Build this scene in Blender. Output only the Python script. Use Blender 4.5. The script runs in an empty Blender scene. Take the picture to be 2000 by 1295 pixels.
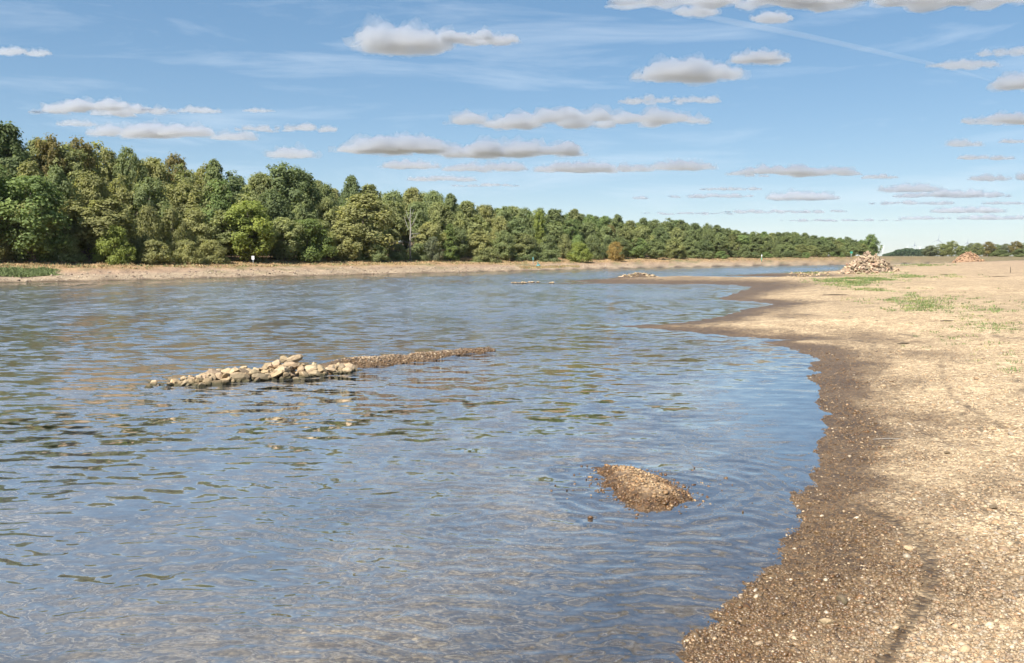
import bpy, math, random
import numpy as np
from mathutils import Vector, Matrix, Euler

# ------------------------------------------------------------------ camera, sky, sun, exposure
scene = bpy.context.scene
C = scene.collection
H = 2.4                      # eye height above the water (m)
F = 1732.0                   # focal length in photo pixels (photo 2000 x 1295)
HOR = 500.0                  # horizon row in the photo
PITCH = math.atan((647.5 - HOR) / F)

cam_d = bpy.data.cameras.new('camera')
cam_d.sensor_width = 36.0
cam_d.lens = 36.0 * F / 2000.0
cam_d.clip_start = 0.1
cam_d.clip_end = 200000.0
cam = bpy.data.objects.new('camera', cam_d)
cam.location = (0, 0, H)
cam.rotation_euler = (math.pi / 2 - PITCH, 0, 0)
C.objects.link(cam)
scene.camera = cam

SUN_EL = math.radians(47)
SUN_AZ = math.radians(-145)   # compass style: 0 = straight ahead (+Y), negative = to the left
sun_dir = Vector((math.sin(SUN_AZ) * math.cos(SUN_EL), math.cos(SUN_AZ) * math.cos(SUN_EL), math.sin(SUN_EL)))

world = bpy.data.worlds.new('World')
scene.world = world
world.use_nodes = True
wn, wl = world.node_tree.nodes, world.node_tree.links
wn.clear()
w_out = wn.new('ShaderNodeOutputWorld')
w_bg = wn.new('ShaderNodeBackground')
w_sky = wn.new('ShaderNodeTexSky')
w_sky.sky_type = 'NISHITA'
w_sky.sun_disc = False
w_sky.sun_elevation = SUN_EL
w_sky.sun_rotation = SUN_AZ
w_sky.air_density = 0.7
w_sky.dust_density = 0.0
w_sky.ozone_density = 1.5
w_sky.altitude = 50
w_bg.inputs['Strength'].default_value = 0.136
w_gam = wn.new('ShaderNodeGamma')
w_gam.inputs['Gamma'].default_value = 0.52
w_hsv = wn.new('ShaderNodeHueSaturation')
w_hsv.inputs['Saturation'].default_value = 1.62
w_hsv.inputs['Hue'].default_value = 0.498
wl.new(w_sky.outputs[0], w_gam.inputs['Color'])
wl.new(w_gam.outputs[0], w_hsv.inputs['Color'])
# thin cirrus veils, stretched along one direction over the whole sky
w_tc = wn.new('ShaderNodeTexCoord')
w_mp = wn.new('ShaderNodeMapping')
w_mp.inputs['Rotation'].default_value = (0, 0.25, 0.5)
w_mp.inputs['Scale'].default_value = (2.2, 2.2, 16.0)
w_nz = wn.new('ShaderNodeTexNoise')
w_nz.inputs['Scale'].default_value = 1.6
w_nz.inputs['Detail'].default_value = 7.0
w_nz.inputs['Roughness'].default_value = 0.62
w_nz.inputs['Distortion'].default_value = 0.5
w_rp = wn.new('ShaderNodeMapRange')
w_rp.inputs[1].default_value = 0.50
w_rp.inputs[2].default_value = 0.80
w_rp.inputs[4].default_value = 0.38
w_mx = wn.new('ShaderNodeMix')
w_mx.data_type = 'RGBA'
w_mx.inputs[7].default_value = (3.4, 3.7, 4.0, 1)
wl.new(w_tc.outputs['Generated'], w_mp.inputs['Vector'])
wl.new(w_mp.outputs[0], w_nz.inputs['Vector'])
wl.new(w_nz.outputs[0], w_rp.inputs[0])
wl.new(w_rp.outputs[0], w_mx.inputs[0])
wl.new(w_hsv.outputs[0], w_mx.inputs[6])
wl.new(w_mx.outputs[2], w_bg.inputs['Color'])
wl.new(w_bg.outputs[0], w_out.inputs['Surface'])

sun_d = bpy.data.lights.new('sun', 'SUN')
sun_d.energy = 4.8
sun_d.angle = math.radians(0.5)
sun_d.color = (1.0, 0.962, 0.90)
sun = bpy.data.objects.new('sun', sun_d)
sun.rotation_euler = (-sun_dir).to_track_quat('-Z', 'Y').to_euler()
sun.location = (0, 0, 60)
C.objects.link(sun)

scene.view_settings.view_transform = 'Standard'
scene.view_settings.look = 'None'
scene.view_settings.exposure = 1.1
scene.view_settings.gamma = 1.0
scene.view_settings.use_curve_mapping = False
scene.render.engine = 'CYCLES'
scene.cycles.max_bounces = 8
scene.cycles.diffuse_bounces = 3
scene.cycles.glossy_bounces = 3
scene.cycles.volume_bounces = 4
scene.cycles.transparent_max_bounces = 24
scene.cycles.adaptive_threshold = 0.02
scene.cycles.caustics_reflective = False
scene.cycles.caustics_refractive = False

# ------------------------------------------------------------------ helpers
rng = np.random.default_rng(7)
random.seed(7)


def dist_row(py, z=0.0):
    """ground distance (m) at which height z shows on photo row py (rows below the horizon)"""
    return (H - z) * F / (py - HOR)


def ray(px, py):
    cx, cy = (px - 1000.0) / F, -(py - 647.5) / F
    c, s = math.cos(PITCH), math.sin(PITCH)
    return np.array([cx, c + cy * s, -s + cy * c])     # x right, y ahead, z up


def P(px, py, z=0.0):
    """where the line of sight through a photo pixel meets the level z"""
    r = ray(px, py)
    t = (z - H) / r[2]
    return np.array([r[0] * t, r[1] * t, z])


def at_dist(px, d):
    """ground point (x, y) in the direction of photo column px at distance d ahead"""
    return np.array([(px - 1000.0) / F * d, d])


def height_at(py, d):
    """height whose line of sight at distance d ahead shows on row py"""
    return H + (HOR - py) / F * d


_perm = np.random.default_rng(3).permutation(512)
_perm = np.concatenate([_perm, _perm, _perm])
_g = np.random.default_rng(4).normal(size=(512, 3))
_g /= np.linalg.norm(_g, axis=1, keepdims=True)


def perlin(x, y, z=0.0):
    x, y, z = np.broadcast_arrays(np.asarray(x, float), np.asarray(y, float), np.asarray(z, float))
    xi, yi, zi = np.floor(x).astype(int), np.floor(y).astype(int), np.floor(z).astype(int)
    xf, yf, zf = x - xi, y - yi, z - zi
    u, v, w = [t * t * t * (t * (t * 6 - 15) + 10) for t in (xf, yf, zf)]
    out = 0
    for dx in (0, 1):
        for dy in (0, 1):
            for dz in (0, 1):
                h = _perm[_perm[_perm[(xi + dx) & 511] + ((yi + dy) & 511)] + ((zi + dz) & 511)]
                g = _g[h]
                dot = g[..., 0] * (xf - dx) + g[..., 1] * (yf - dy) + g[..., 2] * (zf - dz)
                out = out + dot * (u if dx else 1 - u) * (v if dy else 1 - v) * (w if dz else 1 - w)
    return out * 1.6


def fbm(x, y, z=0.0, o=4, lac=2.03, gain=0.5):
    s, a, f = 0, 1.0, 1.0
    for i in range(o):
        s = s + a * perlin(np.asarray(x) * f + 17.3 * i, np.asarray(y) * f - 9.1 * i, np.asarray(z) * f + 3.7 * i)
        a *= gain
        f *= lac
    return s


def sstep(a, b, x):
    t = np.clip((np.asarray(x, float) - a) / (b - a), 0, 1)
    return t * t * (3 - 2 * t)


def mesh_np(name, V, Fc, smooth=True, cols=None, floats=None):
    """mesh from arrays; Fc is (n,3) or (n,4); cols / floats are per-vertex attributes"""
    V = np.asarray(V, np.float32)
    Fc = np.asarray(Fc, np.int32)
    me = bpy.data.meshes.new(name)
    n, k = Fc.shape
    me.vertices.add(len(V))
    me.vertices.foreach_set('co', V.ravel())
    me.loops.add(n * k)
    me.loops.foreach_set('vertex_index', Fc.ravel())
    me.polygons.add(n)
    me.polygons.foreach_set('loop_start', np.arange(0, n * k, k, dtype=np.int32))
    me.polygons.foreach_set('loop_total', np.full(n, k, np.int32))
    me.polygons.foreach_set('use_smooth', np.full(n, bool(smooth)))
    for nm, a in (cols or {}).items():
        at = me.attributes.new(nm, 'FLOAT_COLOR', 'POINT')
        a4 = np.ones((len(V), 4), np.float32)
        a4[:, :3] = a
        at.data.foreach_set('color', a4.ravel())
    for nm, a in (floats or {}).items():
        at = me.attributes.new(nm, 'FLOAT', 'POINT')
        at.data.foreach_set('value', np.asarray(a, np.float32).ravel())
    me.update(calc_edges=True)
    me.validate()
    return me


def add(name, me, mat=None, parent=None, loc=(0, 0, 0), rot=(0, 0, 0), scale=(1, 1, 1)):
    o = bpy.data.objects.new(name, me)
    C.objects.link(o)
    if mat is not None and me is not None and not me.materials:
        me.materials.append(mat)
    o.parent = parent
    o.location = loc
    o.rotation_euler = rot
    o.scale = scale
    return o


def tag(o, label=None, cat=None, group=None, kind=None):
    if label:
        o['label'] = label
    if cat:
        o['category'] = cat
    if group:
        o['group'] = group
    if kind:
        o['kind'] = kind
    return o


class MB:
    """collects simple shapes, then becomes one mesh object"""
    def __init__(self):
        self.v, self.f = [], []

    def tube(self, pts, radii, n=6, cap=True):
        pts = [Vector(p) for p in pts]
        b = len(self.v)
        for i, p in enumerate(pts):
            d = (pts[min(i + 1, len(pts) - 1)] - pts[max(i - 1, 0)])
            d = d.normalized() if d.length > 1e-9 else Vector((0, 0, 1))
            a = d.cross(Vector((0.31, 0.95, 0.07)))
            a = (a if a.length > 1e-3 else d.cross(Vector((1, 0, 0)))).normalized()
            c = d.cross(a)
            for k in range(n):
                t = 2 * math.pi * k / n
                self.v.append(tuple(p + (a * math.cos(t) + c * math.sin(t)) * radii[i]))
        for i in range(len(pts) - 1):
            for k in range(n):
                k2 = (k + 1) % n
                self.f.append((b + i * n + k, b + i * n + k2, b + (i + 1) * n + k2, b + (i + 1) * n + k))
        if cap:
            self.f.append(tuple(b + k for k in reversed(range(n))))
            self.f.append(tuple(b + (len(pts) - 1) * n + k for k in range(n)))
        return self

    def box(self, c, s, m=None):
        b = len(self.v)
        for x in (-1, 1):
            for y in (-1, 1):
                for z in (-1, 1):
                    p = Vector((x * s[0] / 2, y * s[1] / 2, z * s[2] / 2))
                    if m is not None:
                        p = m @ p
                    self.v.append(tuple(Vector(c) + p))
        for q in ((0, 1, 3, 2), (4, 6, 7, 5), (0, 4, 5, 1), (2, 3, 7, 6), (0, 2, 6, 4), (1, 5, 7, 3)):
            self.f.append(tuple(b + i for i in q))
        return self

    def mesh(self, name, smooth=False):
        me = bpy.data.meshes.new(name)
        me.from_pydata(self.v, [], self.f)
        if smooth:
            me.polygons.foreach_set('use_smooth', [True] * len(me.polygons))
        me.update()
        return me

    def build(self, name, mat, parent=None, smooth=False, **kw):
        return add(name, self.mesh(name, smooth), mat, parent, **kw)


# ------------------------------------------------------------------ materials
def new_mat(name):
    m = bpy.data.materials.new(name)
    m.use_nodes = True
    nt = m.node_tree
    nt.nodes.clear()
    out = nt.nodes.new('ShaderNodeOutputMaterial')
    return m, nt, out


def N(nt, t, **kw):
    n = nt.nodes.new(t)
    for k, v in kw.items():
        if k in n.inputs:
            n.inputs[k].default_value = v
        else:
            setattr(n, k, v)
    return n


def mixcol(nt, a, b, fac, mode='MIX'):
    n = nt.nodes.new('ShaderNodeMix')
    n.data_type = 'RGBA'
    n.blend_type = mode
    for sock, val in ((n.inputs[0], fac), (n.inputs[6], a), (n.inputs[7], b)):
        if hasattr(val, 'links'):
            nt.links.new(val, sock)
        elif isinstance(val, (int, float)):
            sock.default_value = val
        else:
            sock.default_value = (*val, 1)
    return n.outputs[2]


def ramp(nt, src, stops):
    r = nt.nodes.new('ShaderNodeValToRGB')
    e = r.color_ramp.elements
    while len(e) < len(stops):
        e.new(0.5)
    for el, (p, c) in zip(e, stops):
        el.position = p
        el.color = (*c, 1) if not isinstance(c, (int, float)) else (c, c, c, 1)
    nt.links.new(src, r.inputs[0])
    return r.outputs[0]


def math_n(nt, op, a, b=0.0):
    n = nt.nodes.new('ShaderNodeMath')
    n.operation = op
    for s, v in zip(n.inputs, (a, b)):
        if hasattr(v, 'links'):
            nt.links.new(v, s)
        else:
            s.default_value = v
    return n.outputs[0]


def plain(name, col, rough=0.7, noise=0.25, scale=8.0, metallic=0.0):
    m, nt, out = new_mat(name)
    p = N(nt, 'ShaderNodeBsdfPrincipled', Roughness=rough, Metallic=metallic)
    tc = N(nt, 'ShaderNodeTexCoord')
    nz = N(nt, 'ShaderNodeTexNoise', Scale=scale, Detail=4.0)
    nt.links.new(tc.outputs['Object'], nz.inputs['Vector'])
    f = ramp(nt, nz.outputs[0], [(0.25, tuple(c * (1 - noise) for c in col)), (0.75, tuple(min(1, c * (1 + noise)) for c in col))])
    nt.links.new(f, p.inputs['Base Color'])
    nt.links.new(p.outputs[0], out.inputs[0])
    return m


def ground_mat():
    m, nt, out = new_mat('gravel_ground')
    p = N(nt, 'ShaderNodeBsdfPrincipled')
    base = N(nt, 'ShaderNodeAttribute', attribute_name='col').outputs['Color']
    wet = N(nt, 'ShaderNodeAttribute', attribute_name='wet').outputs['Fac']
    geo = N(nt, 'ShaderNodeNewGeometry')
    # pebbles: cells about 3 cm across, and larger cobbles
    v1 = N(nt, 'ShaderNodeTexVoronoi', Scale=30.0)
    v2 = N(nt, 'ShaderNodeTexVoronoi', Scale=11.0)
    nz = N(nt, 'ShaderNodeTexNoise', Scale=0.7, Detail=6.0)
    nf = N(nt, 'ShaderNodeTexNoise', Scale=90.0, Detail=3.0)
    for n in (v1, v2, nz, nf):
        nt.links.new(geo.outputs['Position'], n.inputs['Vector'])
    s1 = N(nt, 'ShaderNodeSeparateColor')
    nt.links.new(v1.outputs['Color'], s1.inputs[0])
    s2 = N(nt, 'ShaderNodeSeparateColor')
    nt.links.new(v2.outputs['Color'], s2.inputs[0])
    t1 = ramp(nt, s1.outputs[0], [(0.0, (0.55, 0.5, 0.44)), (0.45, (0.9, 0.88, 0.85)), (0.8, (1.1, 1.1, 1.08)), (1.0, (1.45, 1.42, 1.4))])
    t2 = ramp(nt, s2.outputs[1], [(0.0, (0.75, 0.7, 0.66)), (0.5, (0.98, 0.97, 0.95)), (1.0, (1.2, 1.2, 1.2))])
    t3 = ramp(nt, nz.outputs[0], [(0.3, (0.84, 0.82, 0.8)), (0.7, (1.14, 1.14, 1.13))])
    edge = ramp(nt, v1.outputs['Distance'], [(0.0, 1.05), (0.5, 0.95), (0.9, 0.6)])
    c = mixcol(nt, base, t1, 1.0, 'MULTIPLY')
    c = mixcol(nt, c, t2, 1.0, 'MULTIPLY')
    c = mixcol(nt, c, t3, 1.0, 'MULTIPLY')
    c = mixcol(nt, c, edge, 1.0, 'MULTIPLY')
    sp_ = N(nt, 'ShaderNodeTexNoise', Scale=2.6, Detail=9.0, Roughness=0.78)
    nt.links.new(geo.outputs['Position'], sp_.inputs['Vector'])
    c = mixcol(nt, c, ramp(nt, sp_.outputs[0], [(0.30, (0.42, 0.38, 0.33)), (0.44, (0.9, 0.89, 0.88)), (0.60, (1.12, 1.12, 1.12))]), 1.0, 'MULTIPLY')
    # damp stones are darker; the edge of the damp runs from pebble to pebble
    nw = N(nt, 'ShaderNodeTexNoise', Scale=3.2, Detail=8.0, Roughness=0.7)
    nt.links.new(geo.outputs['Position'], nw.inputs['Vector'])
    jit = math_n(nt, 'ADD', math_n(nt, 'MULTIPLY', math_n(nt, 'SUBTRACT', s1.outputs[2], 0.5), 0.55), math_n(nt, 'MULTIPLY', math_n(nt, 'SUBTRACT', nw.outputs[0], 0.5), 1.3))
    mid = math_n(nt, 'MULTIPLY', math_n(nt, 'MULTIPLY', wet, math_n(nt, 'SUBTRACT', 1.0, wet)), 4.0)
    wj = nt.nodes.new('ShaderNodeClamp')
    nt.links.new(math_n(nt, 'ADD', wet, math_n(nt, 'MULTIPLY', jit, math_n(nt, 'ADD', math_n(nt, 'MULTIPLY', mid, 0.9), 0.05))), wj.inputs[0])
    wet = wj.outputs[0]
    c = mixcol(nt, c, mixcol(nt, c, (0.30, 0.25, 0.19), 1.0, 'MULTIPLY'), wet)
    nt.links.new(c, p.inputs['Base Color'])
    rg = nt.nodes.new('ShaderNodeMapRange')
    nt.links.new(wet, rg.inputs[0])
    rg.inputs[3].default_value = 0.92
    rg.inputs[4].default_value = 0.5
    nt.links.new(rg.outputs[0], p.inputs['Roughness'])
    h = math_n(nt, 'ADD', math_n(nt, 'MULTIPLY', v1.outputs['Distance'], -1.0), math_n(nt, 'MULTIPLY', v2.outputs['Distance'], -1.2))
    h = math_n(nt, 'ADD', h, math_n(nt, 'MULTIPLY', nf.outputs[0], 0.3))
    b = N(nt, 'ShaderNodeBump', Strength=0.6, Distance=0.02)
    nt.links.new(h, b.inputs['Height'])
    nt.links.new(b.outputs[0], p.inputs['Normal'])
    nt.links.new(p.outputs[0], out.inputs[0])
    return m


def water_mat():
    m, nt, out = new_mat('river_water')
    murk = N(nt, 'ShaderNodeAttribute', attribute_name='murk').outputs['Fac']
    calm = N(nt, 'ShaderNodeAttribute', attribute_name='calm').outputs['Fac']
    geo = N(nt, 'ShaderNodeNewGeometry')
    mp = N(nt, 'ShaderNodeMapping')
    mp.inputs['Rotation'].default_value = (0, 0, math.radians(-14))
    mp.inputs['Scale'].default_value = (0.45, 1.0, 1.0)
    nt.links.new(geo.outputs['Position'], mp.inputs['Vector'])
    n1 = N(nt, 'ShaderNodeTexNoise', Scale=5.5, Detail=3.0, Roughness=0.6, Distortion=0.2)
    n2 = N(nt, 'ShaderNodeTexNoise', Scale=2.8, Detail=2.5, Roughness=0.55)
    for n in (n1, n2):
        nt.links.new(mp.outputs[0], n.inputs['Vector'])
    def vm(op, a, b):
        n = nt.nodes.new('ShaderNodeVectorMath')
        n.operation = op
        for q, v in zip(n.inputs, (a, b)):
            if hasattr(v, 'links'):
                nt.links.new(v, q)
            elif v is not None:
                q.default_value = v
        return n.outputs[0]
    # wind streaks and wave groups, the ripple pattern that is still readable far out
    mp3 = N(nt, 'ShaderNodeMapping')
    mp3.inputs['Rotation'].default_value = (0, 0, math.radians(-10))
    mp3.inputs['Scale'].default_value = (0.85, 0.30, 1.0)
    nt.links.new(geo.outputs['Position'], mp3.inputs['Vector'])
    n3 = N(nt, 'ShaderNodeTexNoise', Scale=1.0, Detail=4.0, Roughness=0.7)
    nt.links.new(mp3.outputs[0], n3.inputs['Vector'])
    far3 = N(nt, 'ShaderNodeAttribute', attribute_name='far').outputs['Fac']
    s3 = nt.nodes.new('ShaderNodeVectorMath')
    s3.operation = 'SCALE'
    nt.links.new(vm('MULTIPLY', vm('SUBTRACT', n3.outputs['Color'], (0.5, 0.5, 0.5)), (0.3, 0.85, 0)), s3.inputs[0])
    nt.links.new(far3, s3.inputs['Scale'])
    sl = vm('ADD', vm('MULTIPLY', vm('SUBTRACT', n1.outputs['Color'], (0.5, 0.5, 0.5)), (0.55, 0.95, 0)),
            vm('MULTIPLY', vm('SUBTRACT', n2.outputs['Color'], (0.5, 0.5, 0.5)), (0.45, 0.85, 0)))
    sl = vm('ADD', sl, s3.outputs[0])
    sc_ = nt.nodes.new('ShaderNodeVectorMath')
    sc_.operation = 'SCALE'
    nt.links.new(sl, sc_.inputs[0])
    nt.links.new(calm, sc_.inputs['Scale'])
    b = nt.nodes.new('ShaderNodeVectorMath')
    b.operation = 'NORMALIZE'
    nt.links.new(vm('ADD', geo.outputs['Normal'], sc_.outputs[0]), b.inputs[0])
    gl = N(nt, 'ShaderNodeBsdfGlossy', Color=(0.95, 0.95, 0.95, 1))
    nt.links.new(N(nt, 'ShaderNodeAttribute', attribute_name='rough').outputs['Fac'], gl.inputs['Roughness'])
    tr = N(nt, 'ShaderNodeBsdfTransparent', Color=(0.80, 0.82, 0.78, 1))
    df = N(nt, 'ShaderNodeBsdfDiffuse', Color=(0.205, 0.208, 0.208, 1))
    nt.links.new(b.outputs[0], gl.inputs['Normal'])
    dt = nt.nodes.new('ShaderNodeVectorMath')
    dt.operation = 'DOT_PRODUCT'
    nt.links.new(b.outputs[0], dt.inputs[0])
    nt.links.new(geo.outputs['Incoming'], dt.inputs[1])
    cs = nt.nodes.new('ShaderNodeClamp')
    nt.links.new(dt.outputs['Value'], cs.inputs[0])
    fr = nt.nodes.new('ShaderNodeMapRange')
    nt.links.new(math_n(nt, 'POWER', math_n(nt, 'SUBTRACT', 1.0, cs.outputs[0]), 2.2), fr.inputs[0])
    fr.inputs[3].default_value = 0.03
    m1 = N(nt, 'ShaderNodeMixShader')
    nt.links.new(murk, m1.inputs[0])
    nt.links.new(tr.outputs[0], m1.inputs[1])
    nt.links.new(df.outputs[0], m1.inputs[2])
    m2 = N(nt, 'ShaderNodeMixShader')
    nt.links.new(fr.outputs[0], m2.inputs[0])
    nt.links.new(m1.outputs[0], m2.inputs[1])
    nt.links.new(gl.outputs[0], m2.inputs[2])
    nt.links.new(m2.outputs[0], out.inputs[0])
    return m


def leaf_mat():
    m, nt, out = new_mat('leaves')
    oi = N(nt, 'ShaderNodeObjectInfo')
    tint = N(nt, 'ShaderNodeAttribute', attribute_name='tint').outputs['Fac']
    v = ramp(nt, tint, [(0.0, (0.6, 0.6, 0.6)), (0.5, (1.0, 1.0, 1.0)), (1.0, (1.55, 1.45, 1.2))])
    c = mixcol(nt, oi.outputs['Color'], v, 1.0, 'MULTIPLY')
    d = N(nt, 'ShaderNodeBsdfDiffuse')
    t = N(nt, 'ShaderNodeBsdfTranslucent')
    nt.links.new(c, d.inputs['Color'])
    tc = mixcol(nt, c, (1.1, 1.15, 0.7), 1.0, 'MULTIPLY')
    nt.links.new(tc, t.inputs['Color'])
    mx = N(nt, 'ShaderNodeMixShader')
    mx.inputs[0].default_value = 0.5
    nt.links.new(d.outputs[0], mx.inputs[1])
    nt.links.new(t.outputs[0], mx.inputs[2])
    nt.links.new(mx.outputs[0], out.inputs[0])
    return m


def attr_mat(name, rough=0.8, wet=False):
    m, nt, out = new_mat(name)
    p = N(nt, 'ShaderNodeBsdfPrincipled', Roughness=rough)
    c = N(nt, 'ShaderNodeAttribute', attribute_name='col').outputs['Color']
    geo = N(nt, 'ShaderNodeNewGeometry')
    nz = N(nt, 'ShaderNodeTexNoise', Scale=120.0, Detail=3.0)
    nt.links.new(geo.outputs['Position'], nz.inputs['Vector'])
    c = mixcol(nt, c, ramp(nt, nz.outputs[0], [(0.3, 0.8), (0.7, 1.15)]), 1.0, 'MULTIPLY')
    nt.links.new(c, p.inputs['Base Color'])
    if wet:
        w = N(nt, 'ShaderNodeAttribute', attribute_name='wet').outputs['Fac']
        rg = nt.nodes.new('ShaderNodeMapRange')
        nt.links.new(w, rg.inputs[0])
        rg.inputs[3].default_value = 0.85
        rg.inputs[4].default_value = 0.35
        nt.links.new(rg.outputs[0], p.inputs['Roughness'])
    nt.links.new(p.outputs[0], out.inputs[0])
    return m


def stone_mat(name, c1, c2, algae=True):
    """rough stone, tinted per object; below the usual water mark it carries dark algae"""
    m, nt, out = new_mat(name)
    p = N(nt, 'ShaderNodeBsdfPrincipled', Roughness=0.85)
    tc = N(nt, 'ShaderNodeTexCoord')
    geo = N(nt, 'ShaderNodeNewGeometry')
    oi = N(nt, 'ShaderNodeObjectInfo')
    nz = N(nt, 'ShaderNodeTexNoise', Scale=4.0, Detail=6.0, Roughness=0.65)
    nt.links.new(tc.outputs['Object'], nz.inputs['Vector'])
    c = ramp(nt, nz.outputs[0], [(0.28, c1), (0.72, c2)])
    v = ramp(nt, oi.outputs['Random'], [(0.0, (0.72, 0.69, 0.66)), (0.5, (1, 1, 1)), (1.0, (1.18, 1.15, 1.1))])
    c = mixcol(nt, c, v, 1.0, 'MULTIPLY')
    c = mixcol(nt, c, oi.outputs['Color'], 1.0, 'MULTIPLY')
    if algae:
        sp = N(nt, 'ShaderNodeSeparateXYZ')
        nt.links.new(geo.outputs['Position'], sp.inputs[0])
        nz2 = N(nt, 'ShaderNodeTexNoise', Scale=9.0, Detail=3.0)
        nt.links.new(geo.outputs['Position'], nz2.inputs['Vector'])
        zz = math_n(nt, 'ADD', sp.outputs[2], math_n(nt, 'MULTIPLY', nz2.outputs[0], 0.10))
        f = ramp(nt, zz, [(0.07, 1.0), (0.13, 0.0)])
        c = mixcol(nt, c, (0.055, 0.045, 0.018), f)
    nt.links.new(c, p.inputs['Base Color'])
    b = N(nt, 'ShaderNodeBump', Strength=0.5, Distance=0.03)
    nt.links.new(nz.outputs[0], b.inputs['Height'])
    nt.links.new(b.outputs[0], p.inputs['Normal'])
    nt.links.new(p.outputs[0], out.inputs[0])
    return m


def vol_mat(name, density, aniso=0.66, col=(0.94, 0.955, 0.985)):
    m, nt, out = new_mat(name)
    v = N(nt, 'ShaderNodeVolumePrincipled', Density=density, Anisotropy=aniso, Color=(*col, 1))
    nt.links.new(v.outputs[0], out.inputs['Volume'])
    return m


M_ground = ground_mat()
M_water = water_mat()
M_leaf = leaf_mat()
M_bark = plain('bark', (0.13, 0.105, 0.08), 0.9, 0.35, 6.0)
M_dead = plain('bare_wood', (0.26, 0.24, 0.21), 0.85, 0.25, 6.0)
M_pebble = attr_mat('pebble', 0.8, wet=True)
M_grass = attr_mat('grass_blade', 0.8)
M_stone = stone_mat('river_stone', (0.29, 0.21, 0.12), (0.44, 0.335, 0.215))
M_rubble = stone_mat('rubble_stone', (0.22, 0.155, 0.11), (0.42, 0.33, 0.24), algae=False)
M_white = plain('white_paint', (0.8, 0.8, 0.8), 0.5, 0.05)
M_black = plain('black_paint', (0.03, 0.03, 0.03), 0.5, 0.1)
M_steel = plain('grey_steel', (0.32, 0.34, 0.35), 0.5, 0.1, metallic=0.3)
M_green = plain('green_paint', (0.05, 0.30, 0.20), 0.5, 0.1)
M_teal = plain('teal_paint', (0.10, 0.27, 0.27), 0.5, 0.15)
M_drift = plain('driftwood', (0.10, 0.075, 0.05), 0.9, 0.3)

# ------------------------------------------------------------------ terrain
SHORE_PX = [(1320, 1295), (1350, 1235), (1410, 1195), (1480, 1140), (1532, 1075), (1562, 1010), (1568, 965), (1590, 940), (1600, 880),
            (1614, 840), (1608, 795), (1600, 760), (1590, 722), (1582, 693), (1545, 678), (1490, 668), (1540, 664), (1430, 657),
            (1340, 647), (1205, 637), (1340, 630.5), (1410, 618), (1460, 604), (1514, 594), (1470, 589), (1406, 585),
            (1432, 573), (1470, 562), (1440, 556.5), (1380, 554.8), (1300, 555), (1180, 553.8), (1060, 554.3), (1180, 551.6),
            (1100, 549), (1180, 545.5), (1290, 542.5), (1400, 543.5), (1530, 545.5), (1542, 541), (1480, 539.5), (1415, 538.5),
            (1500, 535), (1600, 531), (1665, 525.5), (1640, 520)]
near_poly = [(-30, -30), (-6, -4), (-1.6, 1.6), (0.2, 3.6)] + [tuple(P(*p)[:2]) for p in SHORE_PX] + \
            [(150, 262), (400, 520), (900, 900), (3000, 2400), (16000, 9000), (16000, -30)]
FAR_PX = [(0, 552), (240, 547.5), (480, 541.5), (730, 535.5), (980, 530), (1130, 526), (1280, 522.8), (1480, 519.3), (1640, 517.2)]
far_line = [tuple(P(*p)[:2]) for p in FAR_PX]
far_poly = [(-600, -420), (-220, -95)] + far_line + [(150, 300), (330, 480), (700, 900), (2500, 3200), (9000, 14000), (-16000, 14000), (-16000, -420)]


def sdist(x, y, poly):
    """signed distance to a closed polygon, positive inside"""
    best = np.full(x.shape, 1e18)
    inside = np.zeros(x.shape, bool)
    n = len(poly)
    for i in range(n):
        ax, ay = poly[i]
        bx, by = poly[(i + 1) % n]
        ex, ey = bx - ax, by - ay
        t = np.clip(((x - ax) * ex + (y - ay) * ey) / (ex * ex + ey * ey), 0, 1)
        d = (x - ax - t * ex) ** 2 + (y - ay - t * ey) ** 2
        best = np.minimum(best, d)
        c = ((ay > y) != (by > y))
        if ey != 0:
            inside ^= c & (x < ex * (y - ay) / ey + ax)
    s = np.sqrt(best)
    return np.where(inside, s, -s)


def seg_dist(x, y, pts):
    best = np.full(np.shape(x), 1e18)
    for (ax, ay), (bx, by) in zip(pts[:-1], pts[1:]):
        ex, ey = bx - ax, by - ay
        t = np.clip(((x - ax) * ex + (y - ay) * ey) / (ex * ex + ey * ey), 0, 1)
        best = np.minimum(best, (x - ax - t * ex) ** 2 + (y - ay - t * ey) ** 2)
    return np.sqrt(best)


def pw(pts, z=0.0):
    return [tuple(P(a, b, z)[:2]) for a, b in pts]


GROOVES = [(pw([(1722, 1300), (1755, 1230), (1800, 1170), (1822, 1125), (1812, 1080), (1792, 1045), (1740, 1005), (1690, 985), (1672, 975)], 0.08), 0.061),
           (pw([(1838, 700), (1842, 735), (1860, 770), (1905, 800), (1955, 830), (2030, 842)], 0.15), 0.045),
           (pw([(1800, 742), (1842, 740)], 0.15), 0.05)]
SHOAL = pw([(690, 712), (780, 703), (860, 693), (915, 687), (960, 684)])
SPITLINE = pw([(430, 742), (560, 732), (680, 722)])
MOUND = P(1248, 543)
ISLET = P(1262, 958)
# darker patches further up the beach: photo column, row, half sizes in photo pixels, strength
DARK_PATCH = [(1700, 660, 80, 22, 0.9), (1790, 690, 70, 16, 0.75), (1560, 618, 60, 12, 0.85), (1500, 572, 60, 4, 0.7), (1700, 740, 130, 22, 0.7),
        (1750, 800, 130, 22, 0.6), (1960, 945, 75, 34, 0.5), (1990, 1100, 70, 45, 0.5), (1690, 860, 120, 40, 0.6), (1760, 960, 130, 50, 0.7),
        (1880, 860, 70, 20, 0.45), (1350, 548, 110, 3, 0.8), (1995, 1195, 40, 16, 0.6), (1620, 1080, 80, 70, 0.5), (1880, 1200, 230, 190, 0.36), (1960, 900, 120, 60, 0.25)]


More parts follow.
